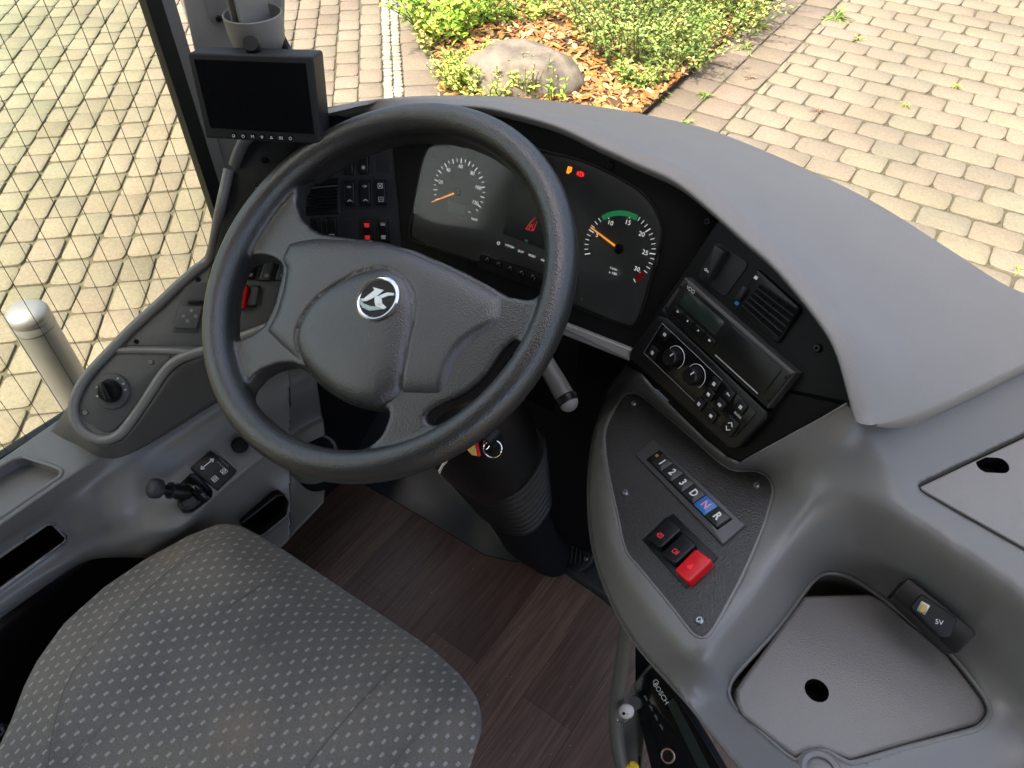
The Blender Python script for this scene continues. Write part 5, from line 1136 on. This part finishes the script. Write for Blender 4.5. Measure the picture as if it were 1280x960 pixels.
for k in range(6): v = k/5; tslab('louvre', 0, max(0, v-.02), 1, min(1, v+.025), .005, .0078, M['panel'], vt, .0002)
for k in range(1, 4): tslab('divider', k/4-.008, 0, k/4+.008, 1, .005, .0068, M['black'], vt, .0002)
slab('vent_slider', FT, [(928, 357), (933, 361), (923, 376), (918, 372)], .004, .009, M['panel'], vt, r=.001, bev=.001)
slab('marking', FT, [(944, 344), (948, 346.5), (945.5, 350), (941.5, 347.5)], .0045, .0054, M['white'], vt, r=.0002, bev=.0001)
slab('marking', FT, [(920, 376), (924, 379), (921.5, 382), (917.5, 379.5)], .0045, .0054, M['blue'], vt, r=.0002, bev=.0001)
# USB socket on the tray wall
FU = Frame(Z(1168, 770, .656), Z(1205, 803, .650)-Z(1130, 735, .660), (.55, .75, .35))
us = thing('usb_socket', FU.O, 'black plate with a small illuminated charging socket on the tray wall', 'socket')
slab('plate', FU, [(1136, 721), (1222, 791), (1196, 819), (1116, 744)], -.03, .004, M['black'], us, r=.004, bev=.001)
md = slab('module', FU, [(1152, 741), (1198, 773), (1188, 797), (1175, 796), (1138, 759)], .003, .009, M['panel'], us, r=.004, bev=.002)
slab('port', FU, [(1152, 751), (1163, 757), (1156, 769), (1146, 763)], .008, .0095, M['steel'], us, r=.0006, bev=.0003); slab('port_tongue', FU, [(1155, 754.5), (1160, 757.5), (1154, 766), (1149.5, 763)], .0092, .0099, M['gold'], us, r=.0003, bev=.0002)
text('caption', '5V', FU, FU.loc(1174, 778, .0094), .0045, M['white'], us, ang=.6, h=.0093)
# ticket printer below the panel
FQ = Frame(Z(840, 900, .36), Z(880, 960, .34)-Z(800, 830, .37), (.6, .55, .45))
tk = thing('ticket_unit', FQ.O, 'black ticket and radio unit with a key in its lock under the control panel', 'ticket printer')
slab('front_plate', FQ, [(820, 828), (792, 855), (800, 905), (840, 1010), (930, 1010), (880, 925)], -.03, 0, M['blackgloss'], tk, r=.001, bev=.001)
slab('display', FQ, [(842, 872), (834, 880), (875, 965), (890, 965)], 0, .001, M['lcd_dark'], tk, r=.0005, bev=.0003)
slab('card_slot', FQ, [(800, 902), (812, 897), (835, 985), (820, 985)], 0, .001, M['void'], tk, r=.0005, bev=.0003)
text('wordmark', 'BOSCH', FQ, FQ.loc(826, 867, .001), .006, M['white'], tk, ang=0, h=.0007)
MB().add(*tube([FQ.w(*(FQ.loc(820, 853, .001)+V((math.cos(a), math.sin(a)))*.003), .001) for a in np.linspace(0, 2*math.pi, 16, endpoint=False)], .0004, 5, True)).build('emblem', M['white'], tk)
for k in range(4): strokes(FQ, FQ.loc(806+k*6.5, 872+k*12, .001), [[(-2, 0), (5, 0)], [(-2, 1.4), (3, 1.4)]], .0004, .0006).build('caption', M['grey_print'], tk, False)
c = FQ.loc(834.5, 945, .004); MB().add(*tube([FQ.w(*(c+V((math.cos(a), math.sin(a)))*.0078), .003) for a in np.linspace(0, 2*math.pi, 28, endpoint=False)], .0014, 8, True)).build('knob_ring', plastic('copper_ring', (.75, .45, .38), .3, metal=.8), tk)
mobj('knob', *disc(FQ, c, [(.0070, 0), (.0068, .004), (.003, .0045)], 28), M['black'], tk)
lk = FQ.at(795, 878, .0); MB().add(*tube([lk, lk+FQ.n*.006], [.009, .008], 24)).build('lock', M['steel'], tk)
fky = Frame(Z(783, 889, .385), RT*.9+UP*.3, UP); kk = mobj('key', *disc(fky, (0, 0), [(.0095, -.001), (.0095, .001), (.0085, .0014)], 28), M['bsteel'], tk)
mobj('key_hole', *disc(fky, (-.004, -.001), [(.002, .0012), (.002, .0017)], 14), M['void'], kk)
MB().add(*tube([fky.w(-.006+.008*math.cos(a), -.006+.005*math.sin(a), .001) for a in np.linspace(0, 2*math.pi, 20, endpoint=False)], .0006, 5, True)).build('split_ring', M['chrome'], tk)
MB().add(*tube(resamp([Z(786, 770, .50), Z(778, 830, .43), Z(770, 890, .36), Z(774, 940, .31), Z(792, 1000, .26)], 20), .0095, 12)).build('frame_post', M['mould_dark'], tk)
slab('side_cover', FQ, [(795, 800), (815, 826), (790, 856), (783, 870), (776, 935), (800, 985), (795, 905)], -.04, -.012, M['mould_dark'], tk, r=.002)
yb = thing('yellow_clip', Z(792, 958, .37), 'small yellow plastic piece peeking in under the ticket unit', 'clip'); MB().add(*ico(Z(793, 957, .375), .006, 3, (1, .7, .8))).build('clip_body', M['yellow'], yb)
MB().add(*ico(Z(787, 961, .372), .0055, 3, (.8, 1, .7))).build('clip_foot', M['yellow'], yb)
bpy.data.objects.remove(tk.children[0]) if False else None

# ================================================================== monitor, cup, pillar, windows
FM = Frame.azt(CAM+ray(320, 125)*.895, 36, 14)
mo = thing('monitor', FM.O, 'small black rear-view monitor with a dark screen and a row of round keys, upper left', 'monitor')
slab('case', FM, [(233.5, 66), (391, 70.5), (402, 181), (257, 173)], -.045, -.0, M['panel'], mo, r=.004, bev=.003)
slab('screen', FM, [(242, 74), (382, 79), (393, 168), (263, 160)], -.0005, .0006, M['screen'], mo, r=.001, bev=.0003)
for k in range(7):
    p = FM.loc(292+k*11.8, 169.8+k*.55, .001); b = mobj('key', *disc(FM, p, [(.0042, 0), (.0040, .0008), (.0036, .0008)], 18), M['black'], mo)
    if k == 2: text('letter', 'M', FM, p, .0038, M['white'], b, h=.0011)
    else: strokes(FM, p, [circ(0, 0, 1.6, 8)] if k in (0, 1, 6) else ([[(-1.5, 1.2), (1.5, 1.2), (0, -1.6), (-1.5, 1.2)]] if k == 3 else ([[(-1.5, -1.2), (1.5, -1.2), (0, 1.6), (-1.5, -1.2)]] if k == 4 else [[(-2, -1.2), (2, -1.2), (2, 1.2), (-2, 1.2), (-2, -1.2)], [(0, -1.2), (0, 1.2)]])), .0005, .0011).build('pictogram', M['white'], b, False)
cpn = CAM+ray(322, 45)*.93; fcc = Frame(cpn, (1, 0, 0), (0, 1, 0)); _sc = .9
cu = thing('monitor_bracket', cpn, 'grey round bracket cup with a black clamp and cable holding the monitor', 'bracket')
MB().add(*disc(fcc, (0, 0), [(.014, -.026), (.026, -.016), (.032, -.004), (.034, .009), (.035, .027), (.034, .028), (.033, .027), (.032, .008), (.026, .0), (.01, -.002)], 48)).build('cup', M['cup'], cu)
MB().add(*disc(fcc, (.002, 0), [(.016, -.05), (.017, -.03), (.02, -.022), (.01, -.02)], 10)).build('clamp_knob', M['black'], cu)
MB().add(*tube([cpn+V((0, 0, -.05)), FM.w(0, .06, -.012)], .009, 14)).build('joint', M['black'], cu)
MB().add(*tube(resamp([cpn+V((.01, .02, .01)), cpn+V((.022, .024, -.02)), FM.at(370, 75, -.02), FM.at(385, 100, -.035)], 24), .0055, 10)).build('cable', M['rubber'], cu)
for k in (0, 1): MB().add(*prism(Frame(cpn+V((-.012+.016*k, .0, .03)), (.3, -1, 0), (0, 0, 1)), [V((-.028, -.025)), V((.028, -.025)), V((.028, .10)), V((-.028, .10))], -.001, .002, .0005)).build('bracket_arm', M['cup'], cu)
GW = Frame((-.475, 0, .5), (0, 1, 0), (0, 0, 1))
wi = thing('side_window', (-.475, -.5, .47), 'side window pane with thin vertical heating wires and black seal beside the driver', 'window')
def gq(name, y0, y1, z0, z1, h0, h1, mat, par=None): return MB().add(*prism(GW, [V((y0, z0-.5)), V((y1, z0-.5)), V((y1, z1-.5)), V((y0, z1-.5))], h0, h1, .0003, 1)).build(name, mat, par or wi)
gq('pane', -1.6, .09, .46, 1.75, -.004, -.0, M['sideglass']); gq('seal', .083, .105, .44, 1.8, -.012, .006, M['seal']); gq('lower_seal', -1.6, .1, .458, .470, -.008, .006, M['seal']); gq('frame', .105, .124, .44, 1.8, -.02, .004, M['mould'])
mb = MB(); k = 0; y = -1.5
while y < .08:
    mb.add(*prism(GW, [V((y-.00045, -.035)), V((y+.00045, -.035)), V((y+.00045, 1.25)), V((y-.00045, 1.25))], .0001, .0005, .00005, 1)); y += .0305
mb.build('heating_wire', M['wire'], wi)
FA = Frame.azt((-.475, .122, .7), 42, 6)
pi_ = thing('windscreen_pillar', (-.475, .12, .45), 'light grey windscreen pillar trim between side window and windscreen', 'pillar')
slab('pillar_trim', FA, [(226, -60), (228, 0), (277, 215), (300, 300), (330, 260), (345, 130), (351, 40), (353, -60)], -.03, 0, M['pillar'], pi_, r=.004, bev=.003)
slab('bracket_plate', FA, [(255, -60), (255, 0), (262, 24), (268, 28), (284, 26), (300, -60)], 0, .004, M['pillar'], pi_, r=.003, bev=.001); screw(FA, FA.loc(274, 23.5, .004), .0045, pi_, 'black', .004)
MB().add(*tube(resamp([FL.at(330, 160, .012), FL.at(308, 174, .008), FL.at(298, 192, .004), FL.at(293, 207, .0)], 16), [.0075]*16, 12)).build('trim_bulge', M['mould_dark'], pi_)
# windscreen
wpts = [(-.50, .16), (-.42, .28), (-.2, .41), (.1, .47), (.5, .49), (1.0, .49), (1.5, .44)]; WP = resamp([V((*p, 0)) for p in wpts], 40)
wn = thing('windscreen', (.3, .48, .6), 'large clear curved windscreen beyond the dashboard hood', 'windscreen'); vs = []; 
for z in (.62, .9, 1.9): vs += [(p[0], p[1]-(z-.7)*.05, z) for p in WP]
o = mobj('pane', vs, [(k*40+i, k*40+i+1, (k+1)*40+i+1, (k+1)*40+i) for k in range(2) for i in range(39)], M['glass'], wn); solid(o, .005)

# ================================================================== driver's seat
sm_, s_t, s_b = newmat('seat_fabric'); N, L = s_t.nodes, s_t.links
co = N.new('ShaderNodeTexCoord'); mp = N.new('ShaderNodeMapping'); mp.inputs['Rotation'].default_value = (0, 0, math.radians(3)); L.new(co.outputs['Object'], mp.inputs[0])
sx = N.new('ShaderNodeSeparateXYZ'); L.new(mp.outputs[0], sx.inputs[0])
def mth(op, a, b=None, c=None):
    n = N.new('ShaderNodeMath'); n.operation = op
    for i, v in enumerate((a, b, c)):
        if v is None: continue
        if hasattr(v, 'links') or hasattr(v, 'is_output'): L.new(v, n.inputs[i])
        else: n.inputs[i].default_value = v
    return n.outputs[0]
PX_, PY_ = .0188, .0236
row = mth('FLOOR', mth('DIVIDE', sx.outputs[1], PY_/2)); odd = mth('MULTIPLY', mth('MODULO', mth('ABSOLUTE', row), 2), .5)
fx = mth('ABSOLUTE', mth('SUBTRACT', mth('FRACT', mth('ADD', mth('DIVIDE', sx.outputs[0], PX_), odd)), .5)); fy = mth('ABSOLUTE', mth('SUBTRACT', mth('FRACT', mth('DIVIDE', sx.outputs[1], PY_/2)), .5))
dash_ = mth('MULTIPLY', mth('LESS_THAN', fx, .10), mth('LESS_THAN', fy, .26))
wv = N.new('ShaderNodeTexWave'); wv.inputs['Scale'].default_value = 420; wv.inputs['Distortion'].default_value = 1.5; wv.bands_direction = 'X'; L.new(mp.outputs[0], wv.inputs['Vector'])
nz = N.new('ShaderNodeTexNoise'); nz.inputs['Scale'].default_value = 7; nz.inputs['Detail'].default_value = 7; L.new(co.outputs['Object'], nz.inputs['Vector'])
nf = N.new('ShaderNodeTexNoise'); nf.inputs['Scale'].default_value = 900; nf.inputs['Detail'].default_value = 2; L.new(co.outputs['Object'], nf.inputs['Vector'])
wf = mth('ADD', mth('MULTIPLY', wv.outputs['Fac'], .35), mth('MULTIPLY', nf.outputs[0], .9))
r1 = N.new('ShaderNodeValToRGB'); r1.color_ramp.elements[0].position = .3; r1.color_ramp.elements[0].color = (.062, .0575, .052, 1); r1.color_ramp.elements[1].position = .85; r1.color_ramp.elements[1].color = (.285, .268, .245, 1); L.new(wf, r1.inputs[0])
st1 = N.new('ShaderNodeValToRGB'); st1.color_ramp.elements[0].position = .35; st1.color_ramp.elements[0].color = (.76, .76, .78, 1); st1.color_ramp.elements[1].position = .7; st1.color_ramp.elements[1].color = (1.15, 1.1, 1.0, 1); L.new(nz.outputs[0], st1.inputs[0])
mu_ = N.new('ShaderNodeMix'); mu_.data_type = 'RGBA'; mu_.blend_type = 'MULTIPLY'; mu_.inputs[0].default_value = 1; L.new(r1.outputs[0], mu_.inputs[6]); L.new(st1.outputs[0], mu_.inputs[7])
mx = N.new('ShaderNodeMix'); mx.data_type = 'RGBA'; mx.inputs[7].default_value = (.47, .46, .44, 1); L.new(mth('MULTIPLY', dash_, mth('ADD', mth('MULTIPLY', nf.outputs[0], .9), .15)), mx.inputs[0]); L.new(mu_.outputs[2], mx.inputs[6]); 
def spot(pt, r0, r1, col, k, prev):
    vd = N.new('ShaderNodeVectorMath'); vd.operation = 'DISTANCE'; L.new(co.outputs['Object'], vd.inputs[0]); vd.inputs[1].default_value = tuple(pt)
    nn_ = N.new('ShaderNodeMapRange'); nn_.inputs[1].default_value = r1; nn_.inputs[2].default_value = r0; nn_.inputs[3].default_value = 0; nn_.inputs[4].default_value = k
    L.new(mth('ADD', vd.outputs['Value'], mth('MULTIPLY', mth('SUBTRACT', nz.outputs[0], .5), r1*1.6)), nn_.inputs[0])
    m3 = N.new('ShaderNodeMix'); m3.data_type = 'RGBA'; L.new(nn_.outputs[0], m3.inputs[0]); L.new(prev, m3.inputs[6]); m3.inputs[7].default_value = (*col, 1); return m3.outputs[2]
cx_ = spot(Z(300, 915, .386), .0, .05, (.30, .22, .15), .5, mx.outputs[2]); cx_ = spot(Z(210, 690, .37), .0, .04, (.28, .22, .14), .45, cx_)
cx_ = spot(Z(330, 800, .386), .0, .05, (.10, .095, .09), .5, cx_); cx_ = spot(Z(432, 799, .383), .0012, .0042, (.75, .62, .35), .9, cx_); L.new(cx_, s_b.inputs[0])
s_b.inputs['Roughness'].default_value = .9; s_b.inputs['Sheen Weight'].default_value = .25; s_b.inputs['Specular IOR Level'].default_value = .2
bp = N.new('ShaderNodeBump'); bp.inputs['Strength'].default_value = .5; bp.inputs['Distance'].default_value = .0006; L.new(wf, bp.inputs['Height']); L.new(bp.outputs[0], s_b.inputs['Normal'])
seat = thing('driver_seat', (.03, -.4, FZ), "driver's seat cushion in grey fabric with small pale dashes", 'seat')
so = [(270, 656, .345), (283, 655, .340), (300, 657, .335), (345, 681, .325), (400, 717, .325), (440, 744, .325), (490, 777, .325), (540, 811, .325), (575, 843, .325), (596, 872, .325), (603, 896, .33), (602, 915, .33), (592, 945, .33), (578, 985, .335), (560, 1040, .34), (-60, 1060, .36), (-22, 985, .35), (-2, 935, .35), (14, 900, .35), (30, 858, .35), (46, 826, .35), (80, 779, .35), (130, 734, .35), (180, 700, .35), (235, 670, .35)]
S1 = [(297, 668, .372), (265, 678, .378), (232, 696, .380), (186, 735, .382), (145, 778, .384), (112, 812, .385), (92, 839, .386), (80, 862, .387), (73, 884, .388), (64, 925, .390), (58, 970, .392), (50, 1030, .393)]
S2 = [(361, 704, .372), (330, 728, .377), (290, 756, .380), (250, 792, .381), (208, 829, .382), (150, 886, .383), (87, 950, .385), (30, 1010, .386)]
S3 = [(511, 818, .372), (482, 846, .377), (450, 878, .380), (418, 915, .381), (382, 960, .382), (350, 1005, .383)]
S4 = [(581, 866, .366), (555, 886, .372), (528, 912, .376), (510, 933, .378), (494, 957, .379), (478, 990, .38)]
cs = [(255, 668, .372), (200, 700, .376), (140, 750, .380), (90, 800, .381), (60, 850, .382), (40, 900, .383), (20, 960, .385), (330, 690, .360), (300, 700, .386), (240, 740, .390), (180, 800, .391), (120, 860, .392), (100, 920, .391),
      (420, 745, .352), (500, 805, .350), (560, 850, .348), (420, 780, .376), (380, 800, .384), (330, 850, .387), (250, 900, .388), (200, 950, .388), (460, 810, .372), (440, 900, .379), (530, 870, .376), (500, 910, .381), (450, 960, .384), (570, 900, .366), (590, 900, .350), (565, 930, .366), (540, 960, .368), (570, 950, .352)]
cush = sheet('cushion', so, [], [(S1, False), (S2, False), (S3, False), (S4, False)], cs, sm_, seat, step=9, thick=.004, sm=2e-3, lap=60, fin=3)
for S in (S1, S2, S3, S4): MB().add(*tube([Z(*p)+V((0, 0, .0002)) for p in dens(S, 8, False)], .0007, 6)).build('seam', M['mould_dark'], seat)
O3 = [Z(*p) for p in so]; cn = sum(O3)/len(O3); n = len(O3)
Rg = [O3, [p+(cn-p)*.03-V((0, 0, .03)) for p in O3], [p+(cn-p)*.09-V((0, 0, .075)) for p in O3]]
vs = [v for R in Rg for v in R]; mobj('cushion_side', vs, [(k*n+i, k*n+(i+1) % n, (k+1)*n+(i+1) % n, (k+1)*n+i) for k in range(2) for i in range(n)], sm_, seat)
R2 = [p+(cn-p)*.12-V((0, 0, .07)) for p in O3]; R3_ = [p+(cn-p)*.12-V((0, 0, .10)) for p in O3]; mobj('seat_pan', R2+R3_, [(i, (i+1) % n, n+(i+1) % n, n+i) for i in range(n)]+[tuple(range(n)), tuple(range(2*n-1, n-1, -1))], M['black'], seat)
MB().add(*prism(Frame((0, 0, FZ), (1, 0, 0), (0, 1, 0)), [V((-.17, -.9)), V((.22, -.9)), V((.22, -.33)), V((-.17, -.33))], 0, .32, .02)).build('seat_base', M['void'], seat)
MB().add(*tube([Z(425, 742, .305), Z(455, 763, .305), Z(490, 790, .305)], .006, 10)).build('pan_edge', M['bezel'], seat)  # grey strip along the front edge of the seat pan
MB().add(*ico(Z(2, 915, .34), .011, 3)).build('tilt_knob', M['blackgloss'], seat)

# partial roof added out of view: blocks the sun, leaves the front sky open
rf = thing('sun_block_roof', (.6, -.8, 2.05), 'unseen partial roof added above the driver to keep the sun off the dashboard', 'roof')
MB().add(*prism(Frame((0, 0, 2.05), (1, 0, 0), (0, 1, 0)), fillet([V((-.72, -1.9)), V((1.9, -1.9)), V((1.9, -.15)), V((-.72, -.15))], .1), 0, .06, .01)).build('roof_panel', plastic('sun_block_vinyl', (.3, .3, .29), .8), rf)

pw = thing('light_block_wall', (.6, -1.75, FZ), 'unseen grey wall added behind the driver to cut light from the rear', 'partition')  # added out of view to darken the rear so front light dominates
MB().add(*prism(Frame((0, -1.75, 0), (1, 0, 0), (0, 0, 1)), [V((-.7, FZ)), V((1.75, FZ)), V((1.75, 2.04)), V((-.7, 2.04))], -.03, .0, .01)).build('wall_panel', plastic('light_block_vinyl', (.2, .2, .195), .8), pw)
